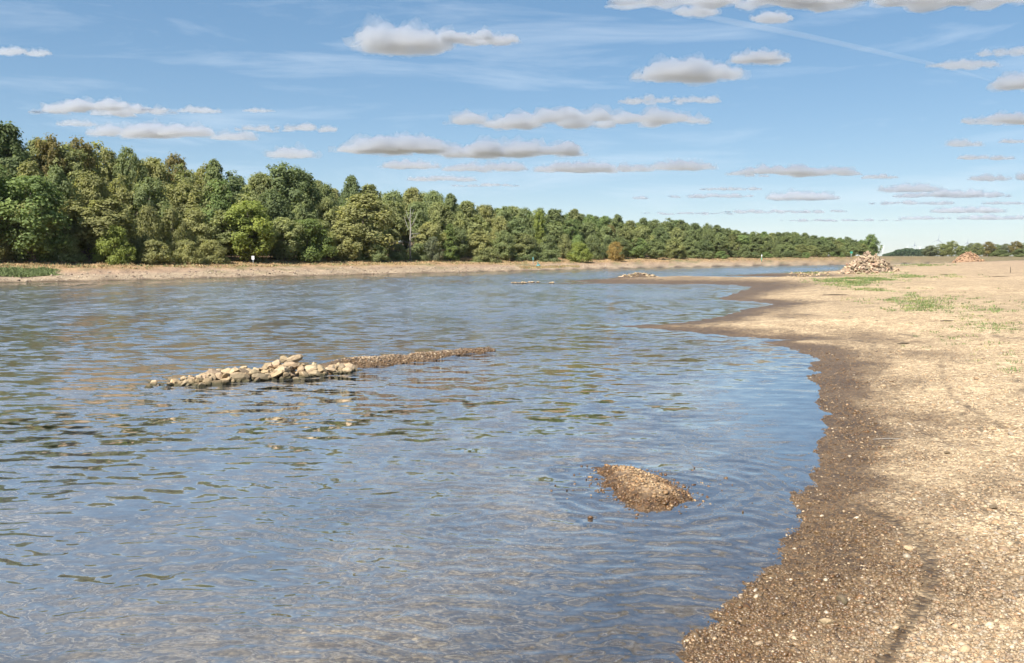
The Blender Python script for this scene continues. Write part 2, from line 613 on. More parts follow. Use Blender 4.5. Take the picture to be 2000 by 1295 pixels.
def terrain(x, y):
    """height, dampness, distances for ground points"""
    x = np.asarray(x, float)
    y = np.asarray(y, float)
    dn = sdist(x, y, near_poly)
    df = sdist(x, y, far_poly)
    r = np.hypot(x, y)
    ragged = fbm(x * 1.6, y * 0.8, 0, 5, gain=0.6) * np.clip(0.09 + 0.006 * r, 0, 0.7)
    dn2 = dn + ragged
    up = np.maximum(dn2, 0)
    zn = np.where(dn2 > 0, 1.75 * (1 - np.exp(-up * 0.055 / 1.75)) + 0.5 * sstep(14, 55, up), np.maximum(dn2 * 0.055, -2.4))
    near_cam = np.exp(-(r / 2.3) ** 2)
    zn = zn + 0.5 * near_cam * (dn2 > -1)
    dam = np.where(dn2 > 0, sstep(0.3, 6, up), 0)
    zn = zn + dam * (fbm(x * 0.12, y * 0.07, 1, 3) * 0.10) + sstep(0, 1.5, up) * fbm(x * 0.9, y * 0.7, 2, 3) * 0.018
    df2 = df + fbm(x * 0.25, y * 0.25, 5, 4) * 0.9
    uf = np.maximum(df2, 0)
    zf = np.where(df2 > 0, 0.55 * sstep(0, 5, uf) + 0.55 * sstep(4, 10, uf) + 1.1 * sstep(7, 26, uf), np.maximum(df2 * 0.12, -2.4))
    zf = zf + 3.2 * sstep(22, 46, uf) * (1 - sstep(60, 130, x)) * (1 - sstep(300, 420, r))
    zf = zf + sstep(1, 8, uf) * fbm(x * 0.3, y * 0.3, 9, 3) * 0.12
    z = np.maximum(zn, zf)
    # gravel shoal behind the stones
    ds = seg_dist(x, y, SHOAL)
    ts = np.clip((x - SHOAL[0][0]) / (SHOAL[-1][0] - SHOAL[0][0]), 0, 1)
    z = np.maximum(z, 0.125 - 0.10 * ts ** 1.5 - 0.17 * ds + fbm(x * 2.2, y * 1.1, 4, 4) * 0.05)
    dp = seg_dist(x, y, SPITLINE)
    z = np.maximum(z, 0.08 - 0.40 * dp)
    dm = np.hypot((x - MOUND[0]) / 2.6, (y - MOUND[1]) / 3.0)
    z = np.maximum(z, 0.55 - 0.5 * dm)
    di = np.hypot((x - ISLET[0]) / 0.75, (y - ISLET[1]) / 0.85)
    z = np.maximum(z, -0.03 - 0.05 * di)
    for pts, w in GROOVES:
        z = z - (0.008 if w > 0.06 else 0.006) * np.exp(-(seg_dist(x, y, pts) / w) ** 2) * (dn > 0)
    # dampness of the shore; the darker patches are carried by the same value
    nz = fbm(x * 0.55, y * 0.4, 11, 4)
    band = 1.05 + 0.022 * r + 3.5 * sstep(45, 85, r) + 0.75 * nz
    wet = 1 - sstep(0.35 * band, 1.35 * band, dn2)
    for (px, py, rx, ry, s) in DARK_PATCH:
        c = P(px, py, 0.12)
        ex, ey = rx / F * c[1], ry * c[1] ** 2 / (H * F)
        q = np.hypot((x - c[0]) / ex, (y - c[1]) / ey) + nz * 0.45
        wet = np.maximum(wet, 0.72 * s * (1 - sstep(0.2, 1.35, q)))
    for pts, w in GROOVES:
        wet = np.maximum(wet, (1.0 if w > 0.06 else 0.55) * np.clip(0.85 + 0.6 * fbm(x * 2.5, y * 2.5, 15, 2), 0, 1) * np.exp(-(seg_dist(x, y, pts) / (w * 1.2)) ** 2))
    wet = np.where(dn > df, wet, 1 - sstep(0.3, 1.6, uf))
    wet = np.maximum(wet, np.where((ds < 2) | (dm < 0.9), 1 - sstep(0.02, 0.22, z), 0))
    wet = wet * (1 - 0.72 * sstep(-0.005, -0.15, z + 0.03 * nz))
    return z, np.clip(wet, 0, 1), dn2, df2


def ground_colour(x, y, z, wet, dn, df):
    n1 = fbm(x * 0.10, y * 0.06, 21, 4)[:, None]
    n2 = fbm(x * 0.7, y * 0.5, 23, 4)[:, None]
    dry = np.array([0.455, 0.345, 0.215]) * (1 + 0.16 * n1 + 0.10 * n2)
    warm = np.array([0.405, 0.295, 0.20])
    k = sstep(8, 40, dn)[:, None]
    dry = dry * (1 - k) + warm * k * (1 + 0.12 * n1)
    near = dry
    rut = np.exp(-(seg_dist(x, y, GROOVES[0][0]) / 0.05) ** 2)[:, None] * (0.75 + 0.5 * n2)
    near = near * (1 - 0.3 * np.clip(rut, 0, 1))
    # lines of dried weed left by the falling water
    for L, wdt, sd_ in ((1.9, 0.035, 81), (3.1, 0.05, 83), (5.2, 0.06, 87)):
        on = sstep(0.0, 0.35, fbm(x * 0.5, y * 0.5, sd_, 3)) * np.exp(-((dn - L - 0.5 * fbm(x * 0.35, y * 0.35, sd_ + 1, 2)) / wdt) ** 2)
        near = near * (1 - 0.6 * on[:, None])
    # far bank: pale gravel at the water, reddish stones, dry grass, wood floor
    u = df + 1.6 * fbm(x * 0.15, y * 0.3, 31, 3)
    g = np.array([0.37, 0.29, 0.20])
    red = np.array([0.36, 0.255, 0.175])
    hay = np.array([0.36, 0.235, 0.12])
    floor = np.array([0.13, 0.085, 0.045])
    c = np.broadcast_to(g, (len(x), 3)).copy()
    a = sstep(3, 6, u)[:, None] * (0.6 + 0.4 * sstep(-0.3, 0.3, fbm(x * 0.05, y * 0.05, 33, 2)))[:, None]
    c = c * (1 - a) + red * a
    a = sstep(6, 10, u)[:, None]
    c = c * (1 - a) + hay * a
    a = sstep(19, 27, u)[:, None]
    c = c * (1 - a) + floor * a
    gr = (sstep(0.25, 0.6, fbm(x * 0.16, y * 0.3, 37, 3)) * sstep(3, 6, u) * (1 - sstep(16, 22, u)))[:, None]
    c = c * (1 - 0.65 * gr) + np.array([0.17, 0.17, 0.06]) * 0.65 * gr
    c = c * (1 + 0.3 * n2)
    far = c
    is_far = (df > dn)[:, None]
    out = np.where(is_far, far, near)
    # silt under water
    uw = sstep(0.0, -0.16, z + 0.03 * n2[:, 0])[:, None]
    out = out * (1 - uw) + np.array([0.36, 0.27, 0.185]) * (1 + 0.8 * n2) * uw
    # far fields
    r = np.hypot(x, y)[:, None]
    fld = np.array([0.20, 0.16, 0.075])
    kk = sstep(180, 420, r)
    return out * (1 - kk) + fld * (1 + 0.2 * n1) * kk


def polar_grid(az, rad):
    A, R = np.meshgrid(np.radians(az), rad)
    x, y = (R * np.sin(A)).ravel(), (R * np.cos(A)).ravel()
    nr, na = R.shape
    i = np.arange(nr - 1)[:, None] * na + np.arange(na - 1)[None, :]
    f = np.stack([i, i + 1, i + na + 1, i + na], -1).reshape(-1, 4)
    return x, y, f


def row_radii(rows):
    return [H * F / (r - HOR) for r in rows]


rows = list(np.arange(1400, 720, -2.3)) + list(np.arange(720, 562, -1.3)) + list(np.arange(562, 507, -0.75))
rad = [0.4, 0.9, 1.4, 2.0, 2.6, 3.2, 3.8, 4.3] + row_radii(rows) + list(np.geomspace(620, 14000, 24))
az = np.concatenate([np.arange(-75, -36, 1.3), np.arange(-36, -2, 0.3), np.arange(-2, 33, 0.13), np.arange(33, 76, 1.1)])
gx, gy, gf = polar_grid(az, rad)
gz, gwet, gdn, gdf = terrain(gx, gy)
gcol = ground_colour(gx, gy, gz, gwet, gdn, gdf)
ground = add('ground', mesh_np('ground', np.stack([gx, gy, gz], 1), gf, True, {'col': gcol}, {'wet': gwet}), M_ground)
tag(ground, 'pale gravel and sand river bank with dark damp edge', kind='structure')

# ------------------------------------------------------------------ water
rows = list(np.arange(1400, 700, -2.1)) + list(np.arange(700, 560, -1.4)) + list(np.arange(560, 507, -1.2))
rad = [1.0, 2.0, 3.0, 4.0] + row_radii(rows) + [700, 1000, 1600, 3000]
az = np.concatenate([np.arange(-75, -34, 1.0), np.arange(-34, 24, 0.125), np.arange(24, 76, 1.0)])
wx, wy, wf = polar_grid(az, rad)
wr = np.hypot(wx, wy)
tz, _, wdn, wdf = terrain(wx, wy)
depth = np.maximum(-tz, 0)
lee = np.minimum(sstep(0.2, 3.5, -wdn), 1)                              # calmer close to the near shore
bay = np.exp(-(np.hypot((wx - P(1480, 780)[0]) / 2.6, (wy - P(1480, 780)[1]) / 5.5)) ** 2)
patch = 0.85 + 0.45 * fbm(wx * 0.09, wy * 0.05, 41, 3)
chop = np.clip(patch, 0.35, 1.4) * (0.25 + 0.75 * lee) * (1 - 0.72 * bay)
step = np.maximum(wr * math.radians(0.125), wr ** 2 * 2.1 / (H * F))
wz = np.zeros_like(wx)
wrng = np.random.default_rng(12)
warpx = wx + 0.25 * fbm(wx * 0.5, wy * 0.5, 51, 2)
warpy = wy + 0.25 * fbm(wx * 0.5, wy * 0.5, 57, 2)
for i in range(64):
    lam = 0.08 * (0.36 / 0.08) ** wrng.random()
    th = math.radians(wrng.normal(-106, 30))                            # travel direction
    kx, ky = math.cos(th) * 2 * math.pi / lam, math.sin(th) * 2 * math.pi / lam
    amp = 0.026 * lam / (2 * math.pi) * (1.25 if 0.12 < lam < 0.30 else 0.75)
    vis = sstep(2.0, 4.5, lam / step)
    wz += amp * (0.55 + 0.45 * np.sin(wx * (0.3 / lam) + i * 7.7 + 2 * warpx) * np.sin(wy * (0.27 / lam) + i * 3.1)) * 1.6 * vis * np.sin(kx * warpx + ky * warpy + wrng.random() * 6.28)
wz *= chop
# rings bending round the gravel islet
di = np.hypot(wx - ISLET[0], wy - ISLET[1])
wz += 0.0022 * np.sin(di * 2 * math.pi / 0.26 + 5.0 * fbm(wx * 0.9, wy * 0.9, 61, 2)) * np.exp(-((di - 1.0) / 1.3) ** 2) * sstep(1.2, 3, 0.3 / step * 1.2)
murk = 1 - np.exp(-depth * 2.0)
river = add('river', mesh_np('river', np.stack([wx, wy, wz], 1), wf, True, None, {'murk': murk, 'calm': np.clip(chop, 0.1, 1.3) * (0.42 + 1.0 * sstep(6, 17, wr)) * (1 - 0.6 * sstep(24, 6, -wdf)),
    'far': sstep(14, 40, wr),
    'rough': (0.03 + 0.15 * sstep(10, 40, wr) * np.clip(chop, 0.4, 1.1)) * (1 - 0.6 * sstep(24, 4, -wdf))}), M_water)
tag(river, 'wide rippled blue river at low water', kind='structure')


def gz_at(x, y):
    return terrain(np.array([x]), np.array([y]))[0][0]



def on_ground(px, py):
    """ground points seen on photo pixels (arrays), following the terrain's height"""
    px, py = np.asarray(px, float), np.asarray(py, float)
    z = np.full(px.shape, 0.3)
    for _ in range(5):
        cx, cy = (px - 1000.0) / F, -(py - 647.5) / F
        c, s = math.cos(PITCH), math.sin(PITCH)
        ry, rz = c + cy * s, -s + cy * c
        t = (z - H) / rz
        t = np.clip(t, 1, 600)
        x, y = cx * t, ry * t
        z = 0.5 * z + 0.5 * np.minimum(terrain(x, y)[0], H - 0.05)
    z = terrain(x, y)[0]
    return x, y, z


# ------------------------------------------------------------------ shapes shared by many pieces
def ico(sub):
    import bmesh
    bm = bmesh.new()
    bmesh.ops.create_icosphere(bm, subdivisions=sub, radius=1.0)
    v = np.array([x.co[:] for x in bm.verts])
    f = np.array([[q.index for q in x.verts] for x in bm.faces])
    bm.free()
    return v, f


ICO1, ICO1F = ico(1)
ICO2, ICO2F = ico(2)
ICO3, ICO3F = ico(3)


def boulder(seed, sub=2, cuts=14, sq=(1.0, 0.8, 0.65)):
    r = np.random.default_rng(seed)
    v = (ICO2 if sub == 2 else ICO3).copy()
    f = ICO2F if sub == 2 else ICO3F
    for _ in range(cuts):
        n = r.normal(size=3)
        n /= np.linalg.norm(n)
        d = r.uniform(0.42, 0.78)
        v -= np.maximum(v @ n - d, 0)[:, None] * n
    v *= np.array(sq) * r.uniform(0.85, 1.15, 3)
    v += 0.03 * np.stack([perlin(v[:, 0] * 3 + seed, v[:, 1] * 3, v[:, 2] * 3 + k) for k in (0, 5, 9)], 1)
    return v, f


def block(seed):
    """broken building stone: a rough slab with clipped corners, few faces"""
    r = np.random.default_rng(seed)
    v = ICO1 * 1.25
    v = np.clip(v, -r.uniform(0.55, 0.8, 3), r.uniform(0.55, 0.8, 3))
    v = v * np.array([1.15, 0.75, 0.55]) * r.uniform(0.8, 1.25, 3) + r.normal(0, 0.05, v.shape)
    return v, ICO1F


BOULDERS = [mesh_np('stone', *boulder(100 + i), smooth=False) for i in range(10)]
BLOCKS = [mesh_np('rubble_block', *block(200 + i), smooth=False) for i in range(10)]
for me in BOULDERS:
    me.materials.append(M_stone)
for me in BLOCKS:
    me.materials.append(M_rubble)


# ------------------------------------------------------------------ trees
def leaf_quads(P0, Nn, size, tint, r):
    n = len(P0)
    Nn = Nn / np.maximum(np.linalg.norm(Nn, axis=1, keepdims=True), 1e-6)
    a = np.cross(Nn, r.normal(size=(n, 3)))
    a /= np.maximum(np.linalg.norm(a, axis=1, keepdims=True), 1e-6)
    b = np.cross(Nn, a)
    s = (size * r.uniform(0.6, 1.4, n))[:, None]
    w = s * 0.62
    V = np.stack([P0 - a * s, P0 + b * w + Nn * s * 0.15, P0 + a * s, P0 - b * w + Nn * s * 0.15], 1).reshape(-1, 3)
    Fq = np.arange(4 * n).reshape(n, 4)
    return V, Fq, np.repeat(tint, 4)


def tree_proto(seed, R=3.2, base=0.18, ncl=75, leaves=11000, leaf=0.17, shape='oval', flat=0.95, fill=1.0, bushy=False):
    """10 m tall tree at the origin: returns (crown mesh, trunk mesh)"""
    r = np.random.default_rng(seed)
    Ht = 10.0
    ncl = int(ncl * 1.7)
    t = np.sort(r.random(ncl)) ** 0.85
    if shape == 'oval':
        env = np.sin(np.pi * np.clip(0.12 + 0.86 * t, 0, 1)) ** 0.6
    elif shape == 'cone':
        env = (1 - t) ** 0.8 * 0.95 + 0.08
    elif shape == 'umbrella':
        env = np.clip(0.35 + 1.1 * t, 0, 1) * np.sqrt(np.clip(1.06 - t ** 3, 0, 1))
    else:
        env = np.sqrt(np.clip(1 - (0.1 + 0.9 * t) ** 2.2, 0.02, 1))
    lob = r.uniform(0.7, 1.15, 9)
    ph = r.random(ncl) * 2 * np.pi
    rr = R * env * (r.random(ncl) ** 0.42) * lob[(ph / (2 * np.pi) * 9).astype(int) % 9]
    rc = R * (0.12 + 0.22 * r.random(ncl) ** 1.5) * (1.1 - 0.35 * t)
    cz = Ht * (base + (1 - base) * t) - rc * 0.5
    cz = np.clip(cz, rc * 0.5, Ht - rc * flat * 0.9)
    cc = np.stack([rr * np.cos(ph), rr * np.sin(ph), cz], 1)
    wts = rc ** 2
    k = np.maximum((leaves * wts / wts.sum()).astype(int), 20)
    ci = np.repeat(np.arange(ncl), k)
    n = len(ci)
    d = r.normal(size=(n, 3))
    d /= np.linalg.norm(d, axis=1, keepdims=True)
    d[:, 2] = np.where((d[:, 2] < -0.35) & (r.random(n) < 0.5), -d[:, 2], d[:, 2])
    rad = rc[ci] * (0.45 + 0.70 * r.random(n) ** 0.8)
    pos = cc[ci] + d * rad[:, None] * np.array([1, 1, flat]) + r.normal(0, 0.13, (n, 3))
    keep = (perlin(pos[:, 0] * 1.3, pos[:, 1] * 1.3, pos[:, 2] * 1.3 + seed) > -0.42 * fill - 0.0) & (pos[:, 2] > 0.05)
    pos, d, ci = pos[keep], d[keep], ci[keep]
    n = len(pos)
    ax = np.stack([pos[:, 0], pos[:, 1], (pos[:, 2] - Ht * 0.45) * 0.6], 1) / R
    nn = d * 0.8 + ax * 0.6 + r.normal(0, 0.45, (n, 3)) + np.array([0, 0, 0.4])
    tint = np.clip(r.normal(0.5, 0.13, ncl)[ci] + r.normal(0, 0.10, n), 0, 1)
    V, Fq, T = leaf_quads(pos, nn, leaf, tint, r)
    crown = mesh_np('crown', V, Fq, False, None, {'tint': T})
    crown.materials.append(M_leaf)
    mb = MB()
    top = 0.86 if shape != 'bush' else 0.6
    wob = r.normal(0, 0.10, (7, 2)).cumsum(0)
    spine = [Vector((wob[i, 0] * (i > 0), wob[i, 1] * (i > 0), Ht * top * i / 6 - (0.25 if i == 0 else 0))) for i in range(7)]
    r0 = 0.19 if not bushy else 0.12
    mb.tube(spine, [r0 * (1.25 if i == 0 else 1 - i / 7.2) for i in range(7)], 7)
    for j in r.choice(ncl, min(ncl, 26), replace=False):
        c = Vector(cc[j])
        hz = max(0.25, min(c.z - 0.35 * math.hypot(c.x, c.y) - 0.3, Ht * top * 0.95))
        f = hz / (Ht * top) * 6
        i0 = min(int(f), 5)
        s = spine[i0].lerp(spine[i0 + 1], f - i0)
        mid = s.lerp(c, 0.55) + Vector(tuple(r.normal(0, 0.12, 3)))
        rb = r0 * (1 - f / 7.5) * 0.5
        mb.tube([s, mid, c], [rb, rb * 0.65, rb * 0.25], 5, cap=False)
    trunk = mb.mesh('trunk', True)
    trunk.materials.append(M_bark)
    return crown, trunk


PROTO = {
    'round': [tree_proto(1, 3.4, 0.10, 85, 11500), tree_proto(2, 3.2, 0.14, 75, 11000), tree_proto(3, 3.6, 0.08, 90, 12000)],
    'tall': [tree_proto(4, 2.7, 0.30, 70, 9500), tree_proto(5, 2.5, 0.25, 66, 9000), tree_proto(6, 2.9, 0.34, 72, 9500, shape='umbrella')],
    'lacy': [tree_proto(7, 3.0, 0.36, 58, 7500, shape='umbrella', flat=0.7, fill=0.6), tree_proto(8, 2.8, 0.28, 60, 7000, flat=0.7, fill=0.6),
             tree_proto(9, 3.1, 0.22, 64, 8000, shape='umbrella', flat=0.7, fill=0.7)],
    'bush': [tree_proto(10, 5.2, 0.02, 70, 9000, leaf=0.24, shape='bush', bushy=True), tree_proto(11, 6.0, 0.0, 75, 9500, leaf=0.26, shape='bush', bushy=True),
             tree_proto(12, 5.0, 0.08, 60, 8000, leaf=0.24, shape='oval', bushy=True)],
    'cone': [tree_proto(13, 2.4, 0.08, 60, 6500, shape='cone')],
}
PROTO_R = {'round': 3.7, 'tall': 2.9, 'lacy': 3.1, 'bush': 5.6, 'cone': 2.5}


def plant_tree(name, kind, x, y, height, halfw, colour, label, cat='tree', group=None, rz=None, z=None):
    var = PROTO[kind]
    crown, trunk = var[random.randrange(len(var))]
    zz = gz_at(x, y) if z is None else z
    e = add(name, None, None, None, (x, y, zz - 0.05), (0, 0, random.random() * 6.28 if rz is None else rz))
    sx = halfw / PROTO_R[kind]
    e.scale = (sx, sx, height / 10.0)
    c = add('crown', crown, None, e)
    c.color = (*colour, 1)
    add('trunk', trunk, None, e)
    return tag(e, label, cat, group)


FPX = np.array([p[0] for p in FAR_PX], float)
FDW = np.array([dist_row(p[1]) for p in FAR_PX])


def bank_point(px, off):
    """ground point on the far bank in direction px, off metres inland from the waterline"""
    d0 = float(np.interp(px, FPX, FDW)) if px <= 1640 else 244 + (px - 1640) * 0.45
    v = np.array([(px - 1000.0) / F, 1.0])
    nrm = np.array([-0.77, 0.64])
    k = max(v @ nrm, 0.33)
    d = d0 + off / k
    return at_dist(px, d)


def bank_tree(name, kind, px, off, top, hw_px, colour, label, cat='tree', group=None):
    x, y = bank_point(px, off)
    z = gz_at(x, y)
    ht = height_at(top, y) - z
    return plant_tree(name, kind, x, y, ht, hw_px / F * y, colour, label, cat, group, z=z)


OLIVE = (0.313, 0.309, 0.141)
OLIVE2 = (0.281, 0.297, 0.139)
GREEN = (0.219, 0.28, 0.117)
DARK = (0.192, 0.231, 0.113)
MID = (0.233, 0.267, 0.128)
BRIGHT = (0.197, 0.246, 0.089)
YELLOW = (0.275, 0.314, 0.094)
RUST = (0.259, 0.22, 0.099)
TAN = (0.38, 0.28, 0.11)
GREY = (0.215, 0.233, 0.146)

special = [
    ('broad_tree', 'round', 62, 17, 345, 80, GREEN, 'broad bright green tree hanging low at the left end of the far bank'),
    ('broad_tree', 'round', -40, 18, 300, 85, GREEN, 'large green tree cut by the left edge of the picture'),
    ('tall_tree', 'tall', 22, 30, 246, 52, DARK, 'tall dark tree top rising highest at the far left of the wood'),
    ('rusty_tree', 'lacy', 108, 30, 268, 34, RUST, 'rust tinged tree top just right of the tallest dark tree'),
    ('rusty_tree', 'lacy', 168, 31, 273, 36, RUST, 'second rust tinged tree top from the left, above the olive wood'),
    ('rusty_tree', 'lacy', 352, 32, 304, 32, RUST, 'brownish tree top on the skyline between the olive wood and pale green top'),
    ('tall_tree', 'tall', 425, 31, 316, 34, MID, 'pale green spiky tree top on the skyline left of the dark lacy oak'),
    ('round_bush', 'bush', 224, 15.5, 440, 40, YELLOW, 'yellow green round bush standing alone before the left part of the wood'),
    ('willow', 'round', 488, 17, 393, 60, YELLOW, 'yellow green rounded willow beside the small white sign'),
    ('round_bush', 'bush', 600, 17, 428, 56, BRIGHT, 'light green wide bush just right of the yellow green willow'),
    ('oak', 'lacy', 556, 28, 321, 52, DARK, 'tall dark lacy oak breaking the skyline behind the willow'),
    ('oak', 'tall', 590, 27, 335, 40, DARK, 'dark leafy tree leaning on the right side of the lacy oak'),
    ('broad_tree', 'round', 432, 22, 352, 46, GREEN, 'deep green tree behind the left shoulder of the willow'),
    ('broad_tree', 'round', 712, 19, 380, 70, OLIVE, 'big olive tree filling the wood left of the bare white snag'),
    ('tall_tree', 'tall', 690, 33, 346, 26, DARK, 'small dark tree top peeping above the big olive tree'),
    ('cone_tree', 'cone', 879, 16.5, 438, 20, BRIGHT, 'bright green pointed young tree right of the bare white snag'),
    ('round_bush', 'bush', 1132, 11, 472, 25, YELLOW, 'yellow green round bush alone on the bank beside a tan bush'),
    ('round_bush', 'bush', 1202, 12, 472, 19, TAN, 'tan yellow dried bush on the far bank'),
    ('round_bush', 'bush', 845, 16, 462, 22, GREY, 'grey half bare bush between the snag and the pointed young tree'),
    ('broad_tree', 'round', 1698, 26, 457, 18, GREEN, 'last rounded tree ending the wood before the open gap'),
    ('yellow_tree', 'lacy', 1053, 24, 412, 13, YELLOW, 'tree with yellow leaf patch on the skyline above the marker post'),
    ('rusty_tree', 'tall', 1190, 22, 440, 12, RUST, 'rust brown tree crown right above the tan dried bush'),
]
for nm, kind, px, off, top, hw, colr, lab in special:
    bank_tree(nm, kind, px, off, top, hw, colr, lab, 'bush' if 'bush' in nm else 'tree', 'single trees of the far bank wood')

SKY_X = [-120, 0, 60, 100, 180, 250, 300, 340, 420, 470, 520, 560, 600, 650, 700, 760, 800, 860, 900, 950, 1000, 1050, 1100, 1150, 1200, 1230, 1260, 1300, 1330, 1370, 1420, 1450, 1500, 1540, 1600, 1650, 1690, 1715]
SKY_Y = [235, 255, 272, 280, 283, 293, 303, 312, 322, 332, 335, 340, 345, 355, 360, 366, 362, 374, 386, 397, 400, 410, 410, 414, 420, 431, 427, 427, 429, 436, 444, 451, 453, 452, 459, 463, 470, 482]
MARKS = [(0, 'near the left picture edge'), (150, 'left of the lone yellow green bush'), (300, 'right of the lone yellow green bush'), (420, 'left of the yellow green willow'),
         (550, 'around the dark lacy oak'), (660, 'left of the big olive tree'), (760, 'beside the bare white snag'), (900, 'right of the pointed young tree'),
         (1010, 'above the marker post and stranded buoy'), (1130, 'behind the yellow green bank bush'), (1210, 'behind the tan dried bush'),
         (1330, 'above the stone mound in the river'), (1460, 'above the white bank post'), (1580, 'left of the green bank marker'), (1690, 'behind the large stone heap')]


def near_mark(px):
    return min(MARKS, key=lambda m: abs(m[0] - px))[1]


def wood_colour(px, row):
    u = random.random()
    if px < 420:
        base = OLIVE if u < 0.55 else (OLIVE2 if u < 0.85 else MID)
    elif px < 1000:
        base = MID if u < 0.35 else (OLIVE2 if u < 0.7 else (DARK if u < 0.85 else OLIVE))
    else:
        base = MID if u < 0.45 else (GREEN if u < 0.65 else (OLIVE2 if u < 0.85 else DARK))
    j = random.uniform(0.85, 1.18)
    w = {OLIVE: 'olive', OLIVE2: 'dull olive', MID: 'mid green', GREEN: 'fresh green', DARK: 'dark green'}[base]
    return tuple(c * j for c in base), w


wood = []
for row, off, fh, stepf, kinds in (('rear row', 39, 0.93, 0.55, ['round', 'tall', 'round']), ('back row', 31, 1.0, 0.62, ['tall', 'lacy', 'tall', 'round']), ('middle row', 24, 0.80, 0.66, ['round', 'tall', 'round', 'lacy']),
                                   ('front row', 18.5, 0.52, 0.70, ['round', 'tall', 'bush', 'round']), ('edge thicket', 16.5, 0.24, 0.8, ['bush'])):
    px = -90 + random.uniform(0, 30)
    while px < (1712 if row == 'back row' else 1700):
        o = off + random.uniform(-2.2, 2.2)
        x, y = bank_point(px, o)
        sky = float(np.interp(px, SKY_X, SKY_Y))
        z = gz_at(x, y)
        full = height_at(sky, y) - z
        ht = full * fh * random.uniform(0.93, 1.03)
        kind = random.choice(kinds)
        hw = (random.uniform(2.5, 3.5) * (1.0 if kind != 'bush' else 0.75)) * min(1.0, full / 13.0 + 0.25)
        wpx = hw / y * F
        if row == 'edge thicket' and any(abs(px - q) < w for q, w in ((224, 62), (488, 70), (600, 75), (879, 30), (1132, 34), (1202, 28), (62, 60))):
            px += 18
            continue
        if row in ('edge thicket',) and 880 < px and random.random() < 0.25:
            px += wpx * stepf * 2
            continue
        if row == 'front row' and 780 < px < 825:
            px += 30
            continue
        colr, cw = wood_colour(px, row)
        nm, cat = ('wood_bush', 'bush') if kind == 'bush' else ('wood_tree', 'tree')
        word = 'bush' if kind == 'bush' else 'tree'
        o = plant_tree(nm, kind, x, y, ht, hw, colr, None, cat, 'trees and bushes of the far bank wood', z=z)
        wood.append((f'{cw} {row} {word}', near_mark(px), px, o))
        px += wpx * 2 * stepf

ORD = ['leftmost', 'second', 'third', 'fourth', 'fifth', 'sixth', 'seventh', 'eighth', 'ninth']
byl = {}
for what, mark, px, o in wood:
    byl.setdefault((what, mark), []).append((px, o))
for (what, mark), lst in byl.items():
    lst.sort(key=lambda q: q[0])
    for i, (px, o) in enumerate(lst):
        if len(lst) == 1:
            o['label'] = f'{what} {mark}'
        elif len(lst) == 2:
            o['label'] = f"{('left', 'right')[i]} one of two {what}s {mark}".replace('bushs', 'bushes')
        else:
            o['label'] = f"{what} {mark}, {ORD[i]}" + (' from the left' if i else ' of its kind')

# bare white snag
x, y = bank_point(802, 16.5)
snag = add('dead_tree', None, None, None, (x, y, gz_at(x, y) - 0.1))
sc = y / F
rs = np.random.default_rng(5)
hh = height_at(404, y) - gz_at(x, y)
mb = MB().tube([(0, 0, 0), (-0.05, 0, hh * 0.3), (0.12, 0, hh * 0.6), (0.02, 0, hh * 0.8), (0.15, 0, hh)], [0.17, 0.14, 0.11, 0.07, 0.02], 7)
mb.build('trunk', M_dead, snag, True)
for (h0, dx, dy, dz, r0) in [(0.55, -1.0, 0.1, 2.4, 0.08), (0.62, 1.1, -0.2, 2.2, 0.08), (0.72, -0.7, 0.2, 1.9, 0.06), (0.8, 0.6, 0, 1.4, 0.05), (0.42, 1.4, 0.3, 0.9, 0.06),
                             (0.33, -1.2, -0.2, 0.5, 0.05), (0.5, 1.7, 0, 0.2, 0.05)]:
    MB().tube([(0.05, 0, hh * h0), (0.05 + dx * 0.5, dy * 0.5, hh * h0 + dz * 0.35), (0.05 + dx, dy, hh * h0 + dz)], [r0, r0 * 0.7, 0.015], 5).build('branch', M_dead, snag, True)
tag(snag, 'bare whitish dead tree with forked top in the far bank wood', 'dead tree')

# trees beyond the beach on the right and the hazy wood far behind
RT = [(1815, 424, 479, 17, GREY, 'leftmost grey green round tree of the group beyond the beach'), (1838, 430, 476, 20, OLIVE2, 'second tree from the left in the group beyond the beach, dull olive'),
      (1856, 420, 470, 15, OLIVE2, 'tallest dull olive tree beyond the beach, left behind the orange heap'), (1876, 430, 480, 16, MID, 'green tree directly behind the left slope of the orange heap'),
      (1893, 440, 475, 13, GREY, 'grey green tree directly behind the top of the orange heap'), (1905, 425, 474, 13, OLIVE2, 'dull olive tree behind the right slope of the orange heap'),
      (1927, 430, 472, 16, RUST, 'brownish tree behind the tiny grey heap beyond the beach'), (1944, 440, 477, 14, MID, 'green tree right of the first brownish tree beyond the beach'),
      (1962, 428, 476, 14, GREY, 'grey green tree between the two brownish trees beyond the beach'), (1980, 425, 471, 15, RUST, 'brownish tree beyond the beach close to the right picture edge'),
      (2000, 430, 473, 16, MID, 'green tree beyond the beach cut by the right picture edge'), (1950, 415, 488, 20, MID, 'low green bush under the trees right of the tiny grey heap'),
      (1885, 415, 488, 18, MID, 'low green bush hidden behind the orange heap'), (1988, 415, 486, 18, MID, 'low green bush under the trees at the right picture edge')]
for i, (px, d, top, hw, colr, lab) in enumerate(RT):
    x, y = at_dist(px, d)
    k = 'round' if top < 485 else 'bush'
    plant_tree('distant_bush' if k == 'bush' else 'distant_tree', k, x, y, height_at(top, d) - gz_at(x, y), hw / F * d, colr, lab, 'bush' if k == 'bush' else 'tree', 'far trees beyond the beach')
x, y = at_dist(2008, 150)
plant_tree('red_leaved_tree', 'lacy', x, y, height_at(436, 150) - gz_at(x, y), 12 / F * 150, RUST, 'reddish tree twigs just entering at the right picture edge', 'tree')

